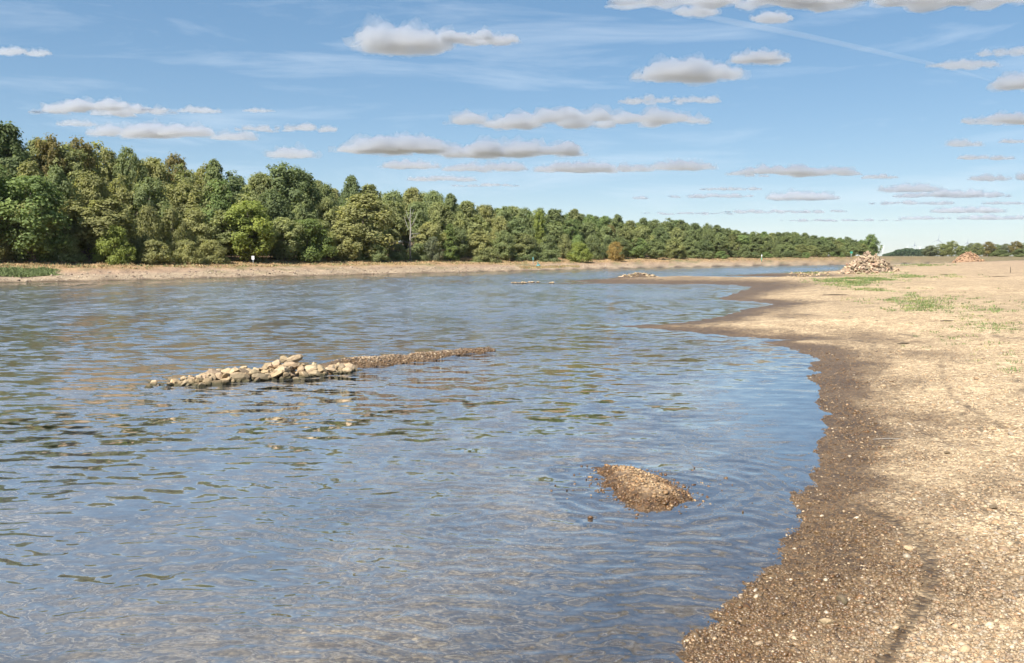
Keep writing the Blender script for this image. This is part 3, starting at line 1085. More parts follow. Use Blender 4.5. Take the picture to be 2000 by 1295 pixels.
r = np.random.default_rng(77)
n = 9000
px = r.uniform(1722, 1822, n)
dd = r.uniform(1350, 1600, n)
prof = np.interp(px, [1722, 1740, 1755, 1770, 1785, 1800, 1822], [0.15, 0.5, 0.85, 1.0, 0.8, 0.85, 0.8]) * (0.85 + 0.2 * perlin(px * 0.11, dd * 0.01, 2))
hgt = 14.5 * prof * r.random(n) ** 0.55
pos = np.stack([(px - 1000) / F * dd, dd, 2.0 + hgt], 1)
nn = r.normal(0, 0.6, (n, 3)) + np.array([-0.3, -0.6, 0.6])
V, Fq, T = leaf_quads(pos, nn, 1.5, np.clip(r.normal(0.5, 0.12, n), 0, 1), r)
fw = add('distant_treeline', mesh_np('distant_treeline', V, Fq, False, None, {'tint': T}), M_leaf)
fw.color = (0.075, 0.11, 0.055, 1)
tag(fw, 'hazy dark wood far away in the gap between the trees', kind='stuff')

# ------------------------------------------------------------------ stones in the river
def place_stones(root, pts, meshes):
    """pts: (x, y, z, radius, tint)"""
    for (x, y, z, rd, tint) in pts:
        o = add('stone' if meshes is BOULDERS else 'rubble_block', random.choice(meshes), None, root)
        o.location = (x - root.location.x, y - root.location.y, z - root.location.z)
        o.rotation_euler = (random.uniform(-0.5, 0.5), random.uniform(-0.5, 0.5), random.uniform(0, 6.28))
        q = random.uniform(0.85, 1.3) * 1.25
        o.scale = (rd * q, rd * 1.2, rd * random.uniform(0.95, 1.3))
        o.color = (*tint, 1)


def tint():
    u = random.choice((0.62, 0.8, 0.92, 1.0, 1.08, 1.15)) * random.uniform(0.95, 1.05)
    return (u * random.uniform(0.97, 1.05), u, u * random.uniform(0.9, 1.05))


def along(pts, t):
    i = min(int(t * (len(pts) - 1)), len(pts) - 2)
    f = t * (len(pts) - 1) - i
    a, b = np.array(pts[i]), np.array(pts[i + 1])
    return a + (b - a) * f


SP = pw([(290, 757), (350, 750), (400, 747), (470, 741), (540, 735), (600, 731), (650, 727), (690, 723)])
spit = add('stone_spit', None, None, None, (*along(SP, 0.5), 0))
tag(spit, 'long pile of pale boulders lying in the water, tapering at both ends', 'stone pile')
prof_t = [0, 0.14, 0.20, 0.3, 0.45, 0.55, 0.64, 0.70, 0.8, 0.9, 1.0]
prof_h = [0.02, 0.06, 0.12, 0.26, 0.29, 0.34, 0.42, 0.36, 0.24, 0.20, 0.10]
pts = []
for i in range(400):
    t = random.uniform(0.12, 1.0)
    hmax = 0.6 * float(np.interp(t, prof_t, prof_h))
    wid = 0.25 + hmax * 1.5
    u = random.uniform(-1, 1)
    c = along(SP, t)
    z = hmax * (1 - abs(u) ** 1.3) - 0.03
    rd = random.choice((0.045, 0.06, 0.075, 0.09, 0.11, 0.14)) * random.uniform(0.85, 1.2) * (0.85 + 0.4 * (hmax / 0.3))
    if u > 0.1 and random.random() < 0.6:
        continue
    pts.append((c[0] + random.uniform(-0.05, 0.05), c[1] + u * wid, z + rd * 0.12, rd, tint()))
for (px, py, rd, z) in [(300, 752, 0.15, 0.05), (292, 757, 0.17, -0.01), (318, 750, 0.13, -0.02), (336, 747, 0.15, 0.03), (358, 744, 0.14, 0.05), (374, 742, 0.15, 0.06), (402, 744, 0.17, 0.1),
                        (556, 722, 0.28, 0.36), (572, 722, 0.24, 0.34), (538, 728, 0.27, 0.26), (520, 730, 0.2, 0.22), (416, 738, 0.22, 0.18), (432, 738, 0.2, 0.2), (474, 735, 0.2, 0.24),
                        (664, 723, 0.17, 0.13), (676, 722, 0.16, 0.1), (706, 722, 0.10, -0.02), (500, 746, 0.16, 0.03), (580, 742, 0.13, 0.0), (690, 720, 0.08, 0.02), (440, 748, 0.2, 0.04)]:
    c = P(px, py)
    pts.append((c[0], c[1], z * 0.66, min(rd * 0.62, 0.135), tint()))
place_stones(spit, pts, BOULDERS)

md = add('stone_mound', None, None, None, tuple(MOUND))
tag(md, 'low mound of pale stones on the dark mud flat in mid river', 'stone mound')
pts = []
for i in range(90):
    a, q = random.uniform(0, 6.28), math.sqrt(random.random())
    x, y = MOUND[0] + math.cos(a) * q * 2.2, MOUND[1] + math.sin(a) * q * 2.4
    pts.append((x, y, 0.52 * (1 - q ** 1.5) + 0.03, random.uniform(0.10, 0.24), tint()))
place_stones(md, pts, BOULDERS)
for (px, py, wpx, n, hz, lab) in [(1014, 553.5, 15, 22, 0.10, 'leftmost and largest of three small stone clusters far out in the river'), (1041, 552.5, 11, 14, 0.08, 'middle one of three small stone clusters far out in the river'),
                                  (1074, 553.5, 9, 9, 0.08, 'rightmost and smallest of three small stone clusters far out in the river')]:
    c = P(px, py)
    e = add('stone_cluster', None, None, None, tuple(c))
    tag(e, lab, 'stone cluster', 'stone clusters in the river')
    w = wpx / F * c[1]
    place_stones(e, [(c[0] + w * random.uniform(-1, 1), c[1] + random.uniform(-0.5, 0.5), hz * random.uniform(0, 0.8), random.uniform(0.09, 0.17), tint()) for _ in range(n)], BOULDERS)
e = add('stone_row', None, None, None, tuple(P(1578, 541)))
tag(e, 'low row of stones at the pool edge in front of the large stone heap', 'stone row')
pts = []
for i in range(64):
    c = P(random.uniform(1535, 1622), random.uniform(537.5, 542.5))
    pts.append((c[0], c[1], max(gz_at(c[0], c[1]), 0) + random.uniform(0.0, 0.08), random.uniform(0.1, 0.2), tint()))
place_stones(e, pts, BOULDERS)


def heap(name, label, px, row, wpx, top, nblk, size, tone, seed):
    rr = np.random.default_rng(seed)
    x, y, z = [float(v[0]) for v in on_ground([px], [row])]
    hw = wpx / F * y
    ht = height_at(top, y) - z
    e = add(name, None, None, None, (x, y, z))
    tag(e, label, 'stone heap', 'stone heaps on the beach')
    n = 26
    A, Q = np.meshgrid(np.linspace(0, 2 * np.pi, n, endpoint=False), np.linspace(0, 1, 9))
    def surf(a, q):
        lump = 1 + 0.13 * np.sin(3 * a + seed) + 0.08 * np.sin(5 * a + 2 * seed)
        h = ht * 0.93 * (1 - q ** 1.45) * (1 + 0.06 * np.sin(4 * a + 7 * q + seed))
        return np.cos(a) * q * hw * lump * 0.93, np.sin(a) * q * hw * lump * 0.8, h
    X, Y, Z = surf(A.ravel(), Q.ravel())
    Z = Z - 0.25
    i = np.arange(8)[:, None] * n + np.arange(n)[None]
    j = np.arange(8)[:, None] * n + (np.arange(n)[None] + 1) % n
    Fc = np.stack([i, i + n, j + n, j], -1).reshape(-1, 4)
    core = add('rubble_core', mesh_np('rubble_core', np.stack([X, Y, Z], 1), Fc, False), M_rubble, e)
    core.color = (*[c * 0.7 for c in tone], 1)
    for _ in range(nblk):
        a = rr.uniform(0, 2 * np.pi)
        if math.sin(a) > 0.3:
            a = -a                                   # most on the side that faces the beach
        q = math.sqrt(rr.random()) * 1.03 if rr.random() < 0.9 else rr.uniform(1.0, 1.3)
        bx, by, bz = surf(a, q)
        s = size * rr.uniform(0.6, 1.35)
        o = add('rubble_block', BLOCKS[rr.integers(10)], None, e, (bx, by, max(bz, -0.05) - 0.02), tuple(rr.uniform(-1.0, 1.0, 2)) + (rr.uniform(0, 6.28),), (s, s, s * rr.uniform(0.7, 1.1)))
        k = rr.choice([0.55, 0.8, 1.0, 1.2, 1.35])
        o.color = (*(c * k * rr.uniform(0.93, 1.07) for c in tone), 1)


heap('stone_heap', 'large cone shaped heap of pale broken stones at the waterside', 1693, 531, 58, 492, 295, 0.26, (1.0, 0.97, 0.88), 1)
heap('stone_heap', 'smaller orange tinted heap of broken stones higher up the beach', 1889, 513, 37, 489.5, 240, 0.20, (1.05, 0.85, 0.68), 2)
heap('stone_heap', 'tiny flat grey stone heap right behind the orange heap', 1934, 504, 22, 497, 60, 0.25, (0.8, 0.78, 0.78), 3)

# ------------------------------------------------------------------ gravel
def pebble_mesh(name, x, y, z, size, col, wet, seed, tri=ICO1F):
    rr = np.random.default_rng(seed)
    n = len(x)
    a = rr.uniform(0, 2 * np.pi, n)
    sc = size[:, None] * rr.uniform([0.8, 0.6, 0.35], [1.35, 1.0, 0.7], (n, 3))
    v = ICO1[None] * (1 + rr.normal(0, 0.10, (n, 12, 1)))
    v = v * sc[:, None, :]
    tl = rr.normal(0, 0.25, (n, 1))
    v = np.stack([v[..., 0], v[..., 1], v[..., 2] + v[..., 0] * tl], -1)
    ca, sa = np.cos(a)[:, None], np.sin(a)[:, None]
    v = np.stack([v[..., 0] * ca - v[..., 1] * sa, v[..., 0] * sa + v[..., 1] * ca, v[..., 2]], -1)
    v += np.stack([x, y, z], 1)[:, None, :]
    Fc = (tri[None] + 12 * np.arange(n)[:, None, None]).reshape(-1, 3)
    return mesh_np(name, v.reshape(-1, 3), Fc, True, {'col': np.repeat(col, 12, 0)}, {'wet': np.repeat(wet, 12)})


def pebble_colour(n, wet, rr):
    pal = np.array([[0.70, 0.56, 0.38], [0.62, 0.46, 0.29], [0.76, 0.65, 0.49], [0.48, 0.35, 0.23], [0.58, 0.50, 0.40], [0.64, 0.43, 0.25], [0.32, 0.24, 0.17]])
    c = pal[rr.choice(7, n, p=[0.26, 0.22, 0.16, 0.12, 0.10, 0.09, 0.05])] * 0.64 * np.array([1.05, 0.99, 0.91]) * rr.uniform(0.7, 1.2, (n, 1))
    dk = np.array([0.32, 0.255, 0.185])
    pale = (rr.random(n) < 0.08)[:, None]                     # some dry pale ones lie even on the damp gravel
    k = wet[:, None] * np.where(pale, 0.25, 1.0)
    return c * (1 - k) + c * dk * k


rr = np.random.default_rng(21)
n = 150000
d = 1 / rr.uniform(1 / 24.0, 1 / 4.4, n)
a = np.radians(rr.uniform(3, 34, n))
x, y = d * np.sin(a), d * np.cos(a)
x, y = x[:], y[:]
dnq = sdist(x, y, near_poly)
ok = (dnq > -0.55) & (dnq < 9)
x, y, d = x[ok], y[ok], d[ok]
z, wet, dn2, _ = terrain(x, y)
keep = (dn2 > -0.02) | (rr.random(len(x)) < 0.14 * np.exp(np.minimum(dn2, 0) / 0.13))
x, y, z, wet, d, dn2 = [q[keep] for q in (x, y, z, wet, d, dn2)]
keep = rr.random(len(x)) < np.minimum(1, 43000 / len(x))
x, y, z, wet, d, dn2 = [q[keep] for q in (x, y, z, wet, d, dn2)]
rut = np.minimum(*[seg_dist(x, y, p_) / w_ for p_, w_ in GROOVES[:2]])
keep = (rut > 0.95) | (rr.random(len(x)) < 0.10)
x, y, z, wet, d, dn2 = [q[keep] for q in (x, y, z, wet, d, dn2)]
size = np.clip(rr.lognormal(math.log(0.0095), 0.42, len(x)), 0.005, 0.036) * (0.9 + 0.03 * d)
size = size * np.clip(0.88 + 0.45 * fbm(x * 0.7, y * 0.7, 97, 3), 0.6, 1.3)
size = np.where(dn2 < 0, np.minimum(size, 0.013), size)
zz = z + size * 0.12
zz = np.where(z < 0, np.maximum(zz, -0.01 + 0.2 * size), zz)
peb = add('pebbles', pebble_mesh('pebbles', x, y, zz, size, pebble_colour(len(x), np.clip(wet * 1.05, 0, 1), rr), wet, 5), M_pebble)
tag(peb, 'loose pebbles covering the near beach', kind='stuff')

# gravel islet close to the shore
IA = pw([(1165, 913), (1215, 916), (1262, 923), (1305, 942), (1338, 962), (1350, 975), (1330, 988), (1290, 997), (1255, 997), (1222, 985), (1196, 965), (1178, 940)])
ic = np.mean(np.array(IA), 0)
g = np.linspace(-1.6, 1.6, 110)
X, Y = np.meshgrid(g + ic[0], g + ic[1])
xs, ys = X.ravel(), Y.ravel()
sd = sdist(xs, ys, IA) + 0.085 * fbm(xs * 3.5, ys * 3.5, 71, 4)
izz = np.where(sd > 0, 0.045 * (1 - np.exp(-np.maximum(sd, 0) / 0.08)) + 0.11 * sstep(0, 0.55, sd), sd * 0.10) + 0.012 * fbm(xs * 5, ys * 5, 73, 3) * (sd > -0.2)
iwet = 1 - sstep(0.06, 0.30, sd - 0.18 * (ic[0] - xs) - 0.08 * (ys - ic[1]) * -1 + 0.05 * fbm(xs * 4, ys * 4, 75, 3)) * 0.55
keepf = []
nn_ = 110
i = np.arange(nn_ - 1)[:, None] * nn_ + np.arange(nn_ - 1)[None]
Fc = np.stack([i, i + 1, i + nn_ + 1, i + nn_], -1).reshape(-1, 4)
Fc = Fc[(sd[Fc] > -0.55).any(1)]
icol = np.broadcast_to(np.array([0.37, 0.27, 0.175]), (len(xs), 3))
isl = add('gravel_islet', mesh_np('gravel_islet', np.stack([xs, ys, izz], 1), Fc, True, {'col': icol}, {'wet': iwet}), M_ground)
tag(isl, 'small brown gravel islet just off the near shore', kind='structure')
n = 9000
x, y = rr.uniform(ic[0] - 1.1, ic[0] + 1.4, n), rr.uniform(ic[1] - 1.1, ic[1] + 1.1, n)
s_ = sdist(x, y, IA) + 0.085 * fbm(x * 3.5, y * 3.5, 71, 4)
kp = (s_ > 0) | (rr.random(n) < 0.22 * np.exp(np.minimum(s_, 0) / 0.13))
x, y, s_ = x[kp], y[kp], s_[kp]
zi = np.where(s_ > 0, 0.045 * (1 - np.exp(-np.maximum(s_, 0) / 0.08)) + 0.11 * sstep(0, 0.55, s_), -0.002) + 0.003
wt = 1 - sstep(0.06, 0.30, s_ - 0.18 * (ic[0] - x) + 0.08 * (y - ic[1]) + 0.05 * fbm(x * 4, y * 4, 75, 3)) * 0.6
sz = np.clip(rr.lognormal(math.log(0.0115), 0.38, len(x)), 0.006, 0.034)
pi_ = add('islet_pebbles', pebble_mesh('islet_pebbles', x, y, zi, sz, pebble_colour(len(x), wt, rr) * np.array([0.98, 0.86, 0.70]), wt, 6), M_pebble)
tag(pi_, 'pebbles covering the small gravel islet', kind='stuff')

# pebbles of the gravel tongue behind the boulders, and loose stones of the far bank
n = 4500
t = rr.random(n)
pa = np.array([along(SHOAL, q) for q in t])
x, y = pa[:, 0] + rr.normal(0, 0.25, n), pa[:, 1] + rr.normal(0, 0.55, n)
z = terrain(x, y)[0]
kp = z > 0.0
x, y, z = x[kp], y[kp], z[kp]
wt = 1 - sstep(0.03, 0.16, z) * 0.6
ps = add('shoal_pebbles', pebble_mesh('shoal_pebbles', x, y, np.maximum(z, -0.005) + 0.005, np.clip(rr.lognormal(math.log(0.022), 0.35, len(x)), 0.01, 0.06), pebble_colour(len(x), wt, rr), wt, 7), M_pebble)
tag(ps, 'wet pebbles of the gravel tongue behind the boulders', kind='stuff')
n = 1000
px = rr.uniform(-20, 1300, n)
off = 1.0 + 6.0 * rr.random(n) ** 1.2
pa = np.array([bank_point(p, o) for p, o in zip(px, off)])
z, _, _, dfq = terrain(pa[:, 0], pa[:, 1])
colr = np.array([[0.55, 0.43, 0.30], [0.47, 0.33, 0.23], [0.35, 0.25, 0.18], [0.58, 0.47, 0.34]])[rr.choice(4, n)] * 0.55 * rr.uniform(0.7, 1.15, (n, 1))
rip = add('bank_rubble', pebble_mesh('bank_rubble', pa[:, 0], pa[:, 1], z, np.clip(rr.lognormal(math.log(0.10), 0.4, n), 0.05, 0.28), colr, np.zeros(n), 8), M_pebble)
tag(rip, 'loose reddish stones strewn along the far bank', kind='stuff')


# ------------------------------------------------------------------ grass
def grass_mesh(name, x, y, z, hgt, rr, col, blades=7, spread=0.10, wid=0.012):
    n = len(x)
    bx = np.repeat(x, blades) + rr.normal(0, 1, n * blades) * np.repeat(spread, blades)
    by = np.repeat(y, blades) + rr.normal(0, 1, n * blades) * np.repeat(spread, blades)
    bz = np.repeat(z, blades) - 0.01
    h = np.repeat(hgt, blades) * rr.uniform(0.5, 1.2, n * blades)
    a = rr.uniform(0, 2 * np.pi, n * blades)
    w = np.repeat(wid, blades)
    lean = rr.normal(0, 0.45, (n * blades, 2)) * h[:, None]
    p0 = np.stack([bx - np.cos(a) * w, by - np.sin(a) * w, bz], 1)
    p1 = np.stack([bx + np.cos(a) * w, by + np.sin(a) * w, bz], 1)
    p2 = np.stack([bx + lean[:, 0], by + lean[:, 1], bz + h], 1)
    V = np.stack([p0, p1, p2], 1).reshape(-1, 3)
    cc = np.repeat(np.repeat(col, blades, 0) * rr.uniform(0.7, 1.3, (n * blades, 1)), 3, 0)
    return mesh_np(name, V, np.arange(3 * n * blades).reshape(-1, 3), False, {'col': cc})


PATCH = [(1655, 551, 60, 6, 850), (1700, 546, 80, 3, 500), (1780, 541, 90, 2, 360), (1750, 583, 70, 13, 330), (1810, 597, 70, 11, 330), (1720, 570, 45, 10, 150), (1690, 562, 60, 5, 160),
         (1870, 600, 140, 28, 300), (1960, 606, 50, 5, 80), (1910, 640, 110, 45, 200), (1975, 680, 25, 18, 30), (1980, 715, 25, 12, 16), (1870, 620, 30, 6, 40), (1800, 518, 50, 2.0, 200),
         (1580, 533, 30, 2, 60), (1950, 506, 60, 2.5, 260), (1700, 534, 60, 3, 90), (1945, 640, 40, 10, 40)]
qx, qy, qw = [], [], []
for (cx, cy, rx, ry, n) in PATCH:
    qx.append(rr.normal(cx, rx * 0.55, n))
    qy.append(np.maximum(rr.normal(cy, ry * 0.6, n), 503))
x, y, z = on_ground(np.concatenate(qx), np.concatenate(qy))
ok = (z > 0.08) & (y < 350) & (fbm(x * 0.45, y * 0.22, 91, 3) > rr.uniform(-0.5, 0.6, len(x)))
x, y, z = x[ok], y[ok], z[ok]
hg = np.clip(0.04 + 0.0012 * y, 0.04, 0.22) * rr.uniform(0.6, 1.4, len(x))
col = np.array([0.115, 0.165, 0.045]) * rr.uniform(0.75, 1.3, (len(x), 1)) * np.array([1, 1, 1])
col = np.where((rr.random(len(x)) < 0.2)[:, None], np.array([0.28, 0.27, 0.10]), col)
gr = add('grass', grass_mesh('grass', x, y, z, hg, rr, col, 9, np.clip(0.03 + 0.0017 * y, 0.04, 0.3), np.clip(0.004 + 0.0003 * y, 0.004, 0.06)), M_grass)
tag(gr, 'green grass tufts growing on the dry beach', kind='stuff')
# grass and weeds of the far bank
px = np.concatenate([rr.uniform(-20, 118, 2600), rr.uniform(-20, 1680, 3000), rr.uniform(1015, 1130, 350)])
off = np.concatenate([rr.uniform(3.8, 8.5, 2600), 9 + 11 * rr.random(3000), rr.uniform(3, 6, 350)])
pa = np.array([bank_point(p, o) for p, o in zip(px, off)])
z = terrain(pa[:, 0], pa[:, 1])[0]
gpatch = np.arange(len(px)) < 2600
col = np.where(gpatch[:, None], np.array([0.13, 0.165, 0.05]), np.array([0.34, 0.235, 0.11])) * rr.uniform(0.75, 1.25, (len(px), 1))
weed = (rr.random(len(px)) < 0.28)[:, None] & ~gpatch[:, None]
col = np.where(weed, np.array([0.15, 0.17, 0.06]), col)
hg = np.where(gpatch, 0.27, 0.22) * rr.uniform(0.6, 1.3, len(px))
hg = hg * np.where(gpatch, (1 - sstep(85, 118, px)) * np.clip(0.7 + 0.9 * fbm(px * 0.05, off * 0.4, 93, 3), 0.15, 1.5) + 0.05, 1)
gb = add('bank_grass', grass_mesh('bank_grass', pa[:, 0], pa[:, 1], z, hg, rr, col, 8, np.full(len(px), 0.22), np.full(len(px), 0.05)), M_grass)
tag(gb, 'dry yellow grass and green weeds on the far bank', kind='stuff')

# ------------------------------------------------------------------ signs, posts, buoy, driftwood
def bank_spot(px, off):
    x, y = bank_point(px, off)
    return x, y, gz_at(x, y)


x, y, z = bank_spot(496, 14.0)
s1 = y / F
e = add('river_sign', None, None, None, (x, y, z))
tag(e, 'small white square sign on a pale post before the dark wood', 'sign')
MB().tube([(0, 0, -0.2), (0, 0, 0.75)], [0.04, 0.04], 8).build('post', M_steel, e, True)
bd = MB().box((0, -0.05, 0.82), (0.34, 0.03, 0.46)).build('board', M_white, e)
MB().box((0.0, -0.07, 0.84), (0.10, 0.012, 0.16)).build('symbol', M_black, bd)
x, y, z = bank_spot(1041, 7.5)
e = add('marker_post', None, None, None, (x, y, z))
tag(e, 'thin pale post with teal board on the far bank beside the stranded buoy', 'marker post')
MB().tube([(0, 0, -0.2), (0, 0, 1.5)], [0.045, 0.035], 8).build('post', M_steel, e, True)
MB().box((0, -0.06, 1.25), (0.17, 0.03, 0.5)).build('board', M_teal, e)
x, y, z = bank_spot(1051.5, 5.5)
e = add('buoy', None, None, None, (x, y, z + 0.12), (0.25, -0.2, 0))
tag(e, 'small teal buoy stranded on the far bank beside the marker post', 'buoy')
MB().tube([(0, 0, -0.12), (0, 0, 0.0), (0, 0, 0.16), (0, 0, 0.24)], [0.2, 0.36, 0.36, 0.16], 14).build('float', M_teal, e, True)
MB().tube([(0, 0, 0.2), (0, 0, 0.62)], [0.13, 0.05], 10).build('cone', M_teal, e, True)
MB().tube([(0, 0, 0.62), (0, 0, 0.85)], [0.02, 0.02], 6).build('top_rod', M_white, e, True)
x, y, z = bank_spot(1486, 6.5)
e = add('marker_post', None, None, None, (x, y, z))
tag(e, 'white topped bank post near the water right of mid picture', 'marker post')
MB().tube([(0, 0, -0.2), (0, 0, 1.0)], [0.09, 0.09], 8).build('post', M_green, e, True)
MB().tube([(0, 0, 1.0), (0, 0, 1.75)], [0.10, 0.09], 8).build('post_top', M_white, e, True)
x, y, z = bank_spot(1660, 9)
e = add('marker_post', None, None, None, (x, y, z))
tag(e, 'green topped marker post just left of the large stone heap', 'marker post')
MB().tube([(0, 0, -0.2), (0, 0, 1.8)], [0.08, 0.07], 8).build('post', M_steel, e, True)
MB().box((0, -0.1, 1.95), (0.75, 0.06, 0.6)).build('board', M_green, e)

for (px, py, ln, rot, lab) in [(1846, 537, 0.9, 0.1, 'short dark driftwood stick on dry sand below the orange heap'), (1300, 533, 0, 0, ''), (1765, 672, 0.45, 0.4, 'dark lump of driftwood on the pale gravel'),
                               (1636, 577, 1.6, 0.05, 'long thin driftwood stick lying level with the grass patch'), (1955, 541, 1.4, -0.05, 'dark flat branch on the upper beach near the little post'),
                               (1745, 856, 0.55, 0.05, 'pale thin twig on the damp gravel'), (1850, 628, 0.5, 0.2, 'small dark twig among the scattered weeds')]:
    if not lab:
        continue
    x, y, z = [float(v[0]) for v in on_ground([px], [py])]
    k = 0.03 if ln > 0.5 else 0.02
    if 'pale' in lab and 'twig' in lab:
        k = 0.005
    o = MB().tube([(-ln / 2, 0, k), (-ln / 6, 0.05 * ln, k * 1.5), (ln / 5, -0.03 * ln, k * 1.2), (ln / 2, 0.05 * ln, k * 1.1)], [k * 0.6, k, k * 0.9, k * 0.4], 6).build('driftwood', M_dead if k == 0.005 else M_drift, None, True)
    o.location = (x, y, z)
    o.rotation_euler = (0, 0, rot)
    tag(o, lab, 'driftwood', 'driftwood on the beach')
for (px, py, rd, cl, lab) in [(1725, 872, 0.045, 1.0, 'fist sized pale stone on the damp gravel above the pale twig'), (1850, 885, 0.05, 0.35, 'dark stone on the speckled gravel right of the pale twig'),
                              (1776, 1070, 0.05, 1.1, 'cream stone beside the curved rut in the gravel'), (1680, 1015, 0.035, 1.0, 'small tan stone between the islet and the curved rut'),
                              (1615, 1212, 0.045, 1.05, 'flat pale stone on the damp gravel near the bottom edge'), (1645, 1170, 0.055, 0.6, 'brown stone on the wet gravel left of the rut'),
                              (1940, 990, 0.06, 0.4, 'dark lump of stone on the pale gravel at the right')]:
    x, y, z = [float(v[0]) for v in on_ground([px], [py])]
    o = add('cobble', BOULDERS[int(px) % 10], None, None, (x, y, z + rd * 0.3), (0.2, 0.1, px * 0.7), (rd * 1.3, rd, rd))
    o.color = (cl, cl * 0.97, cl * 0.92, 1)
    tag(o, lab, 'stone', 'single stones on the beach')
x, y, z = [float(v[0]) for v in on_ground([1973], [533])]
o = MB().tube([(0, 0, -0.1), (0.02, 0, 0.3), (0, 0, 0.55)], [0.03, 0.03, 0.025], 6).build('wooden_stake', M_drift, None, True, loc=(x, y, z))
tag(o, 'short dark stake standing on the upper beach near the right edge', 'stake')


# ------------------------------------------------------------------ wind turbines
def turbine(px, hub_row, d, blade, rot, mat, lab):
    x, y = at_dist(px, d)
    hub = height_at(hub_row, d)
    e = add('wind_turbine', None, None, None, (x, y, 0))
    tag(e, lab, 'wind turbine', 'wind turbines on the horizon')
    MB().tube([(0, 0, 0), (0, 0, hub * 0.5), (0, 0, hub)], [2.6, 2.1, 1.5], 12).build('tower', mat, e, True)
    MB().box((0, 1.5, hub + 0.8), (3.4, 8.5, 3.6)).build('nacelle', mat, e)
    MB().tube([(0, -2.7, hub + 0.8), (0, -4.2, hub + 0.8), (0, -5.2, hub + 0.8)], [1.7, 1.5, 0.3], 10).build('hub', mat, e, True)
    for k in range(3):
        a = rot + k * 2 * math.pi / 3
        c, s = math.sin(a), math.cos(a)
        pts_ = [(c * blade * t, -4.0, hub + 0.8 + s * blade * t) for t in (0.02, 0.2, 0.6, 1.0)]
        MB().tube(pts_, [1.0, 2.0, 1.2, 0.25], 6).build('blade', mat, e, True)


M_turb = plain('turbine_white', (0.82, 0.82, 0.82), 0.5, 0.02)
M_turb_backlit = plain('turbine_backlit', (0.30, 0.33, 0.38), 0.5, 0.02)  # shaded copy of the turbine white: backlit look put into the colour
turbine(1768.5, 483.5, 7000, 26, 0.2, M_turb, 'white wind turbine low over the distant wood, left of the grey one')
turbine(1793.0, 483.5, 7000, 24, 0.9, M_turb, 'white wind turbine low over the distant wood, right of the grey one')
turbine(1782.3, 479.0, 6000, 26, 0.0, M_turb_backlit, 'slim backlit grey wind turbine between the two white ones')
turbine(1828.0, 469.0, 5200, 42, 0.15, M_turb_backlit, 'tallest backlit grey wind turbine rising above the right hand trees')
turbine(1885.0, 474.5, 5600, 34, 0.05, M_turb_backlit, 'backlit grey wind turbine with only its rotor above the right hand trees')
turbine(1721.5, 484.0, 7400, 22, 0.5, M_turb, 'white wind turbine beside the last tree of the far wood')


# ------------------------------------------------------------------ clouds
ALT = 950.0


def cloud_mesh(W, D, hz, seed, wisp=1.0):
    """closed puffy body: half width W, half depth D, half height hz (m), flat underside"""
    rr = np.random.default_rng(seed)
    n = int(np.clip(9 + 2.6 * W / hz, 11, 32))
    V, Fc, b = [], [], 0
    for i in range(n):
        u = -1 + 2 * (i + rr.uniform(0.1, 0.9)) / n
        tp = math.sqrt(max(0.02, 1 - abs(u) ** 2.2))
        rh = hz * (0.3 + 0.7 * rr.random() ** 1.3) * (0.35 + 0.65 * tp)
        rw = max(rh * rr.uniform(1.5, 3.0), W * (1.7 if W / hz < 8 else 2.8) / n)
        c = np.array([u * (W - rw * 0.55), rr.uniform(-1, 1) * D * 0.6 * tp, -hz * 0.45 + rh * 0.55])
        V.append(ICO2 * np.array([rw, min(rw, D) * rr.uniform(0.7, 1.0), rh]) + c)
        Fc.append(ICO2F + b)
        b += len(ICO2)
    me = mesh_np('tmp', np.concatenate(V), np.concatenate(Fc), True)
    o = bpy.data.objects.new('tmp', me)
    C.objects.link(o)
    md_ = o.modifiers.new('r', 'REMESH')
    md_.mode = 'VOXEL'
    md_.voxel_size = max(W / 27, hz / 5.5)
    dg = bpy.context.evaluated_depsgraph_get()
    ev = o.evaluated_get(dg)
    m2 = bpy.data.meshes.new_from_object(ev)
    bpy.data.objects.remove(o)
    bpy.data.meshes.remove(me)
    k = len(m2.vertices)
    co = np.empty(k * 3, np.float32)
    m2.vertices.foreach_get('co', co)
    co = co.reshape(-1, 3).astype(float)
    no = np.empty(k * 3, np.float32)
    m2.vertices.foreach_get('normal', no)
    no = no.reshape(-1, 3)
    q = co / hz
    vcol = None
    outm = []
    for infl, amp_, ph in ((0.0, 0.50, 0.0), (0.24, 0.85, 31.0)):
        nz = fbm(q[:, 0] * 0.65 + seed + ph, q[:, 1] * 0.65, q[:, 2] * 1.3, 4, gain=0.62)
        c2 = co + no * ((infl + nz * amp_ * wisp) * hz)[:, None]
        bz = -hz * (0.42 + 0.3 * infl) + (0.10 + 0.3 * infl) * hz * fbm(q[:, 0] * 0.6, q[:, 1] * 0.6, seed * 1.0 + ph, 3)
        c2[:, 2] = np.where(c2[:, 2] < bz, bz + (c2[:, 2] - bz) * 0.22, c2[:, 2])
        m3 = m2.copy() if infl else m2
        m3.vertices.foreach_set('co', c2.astype(np.float32).ravel())
        m3.polygons.foreach_set('use_smooth', [True] * len(m3.polygons))
        m3.update()
        m3.name = 'cloud_veil' if infl else 'cloud'
        m3.materials.clear()
        outm.append(m3)
    return outm


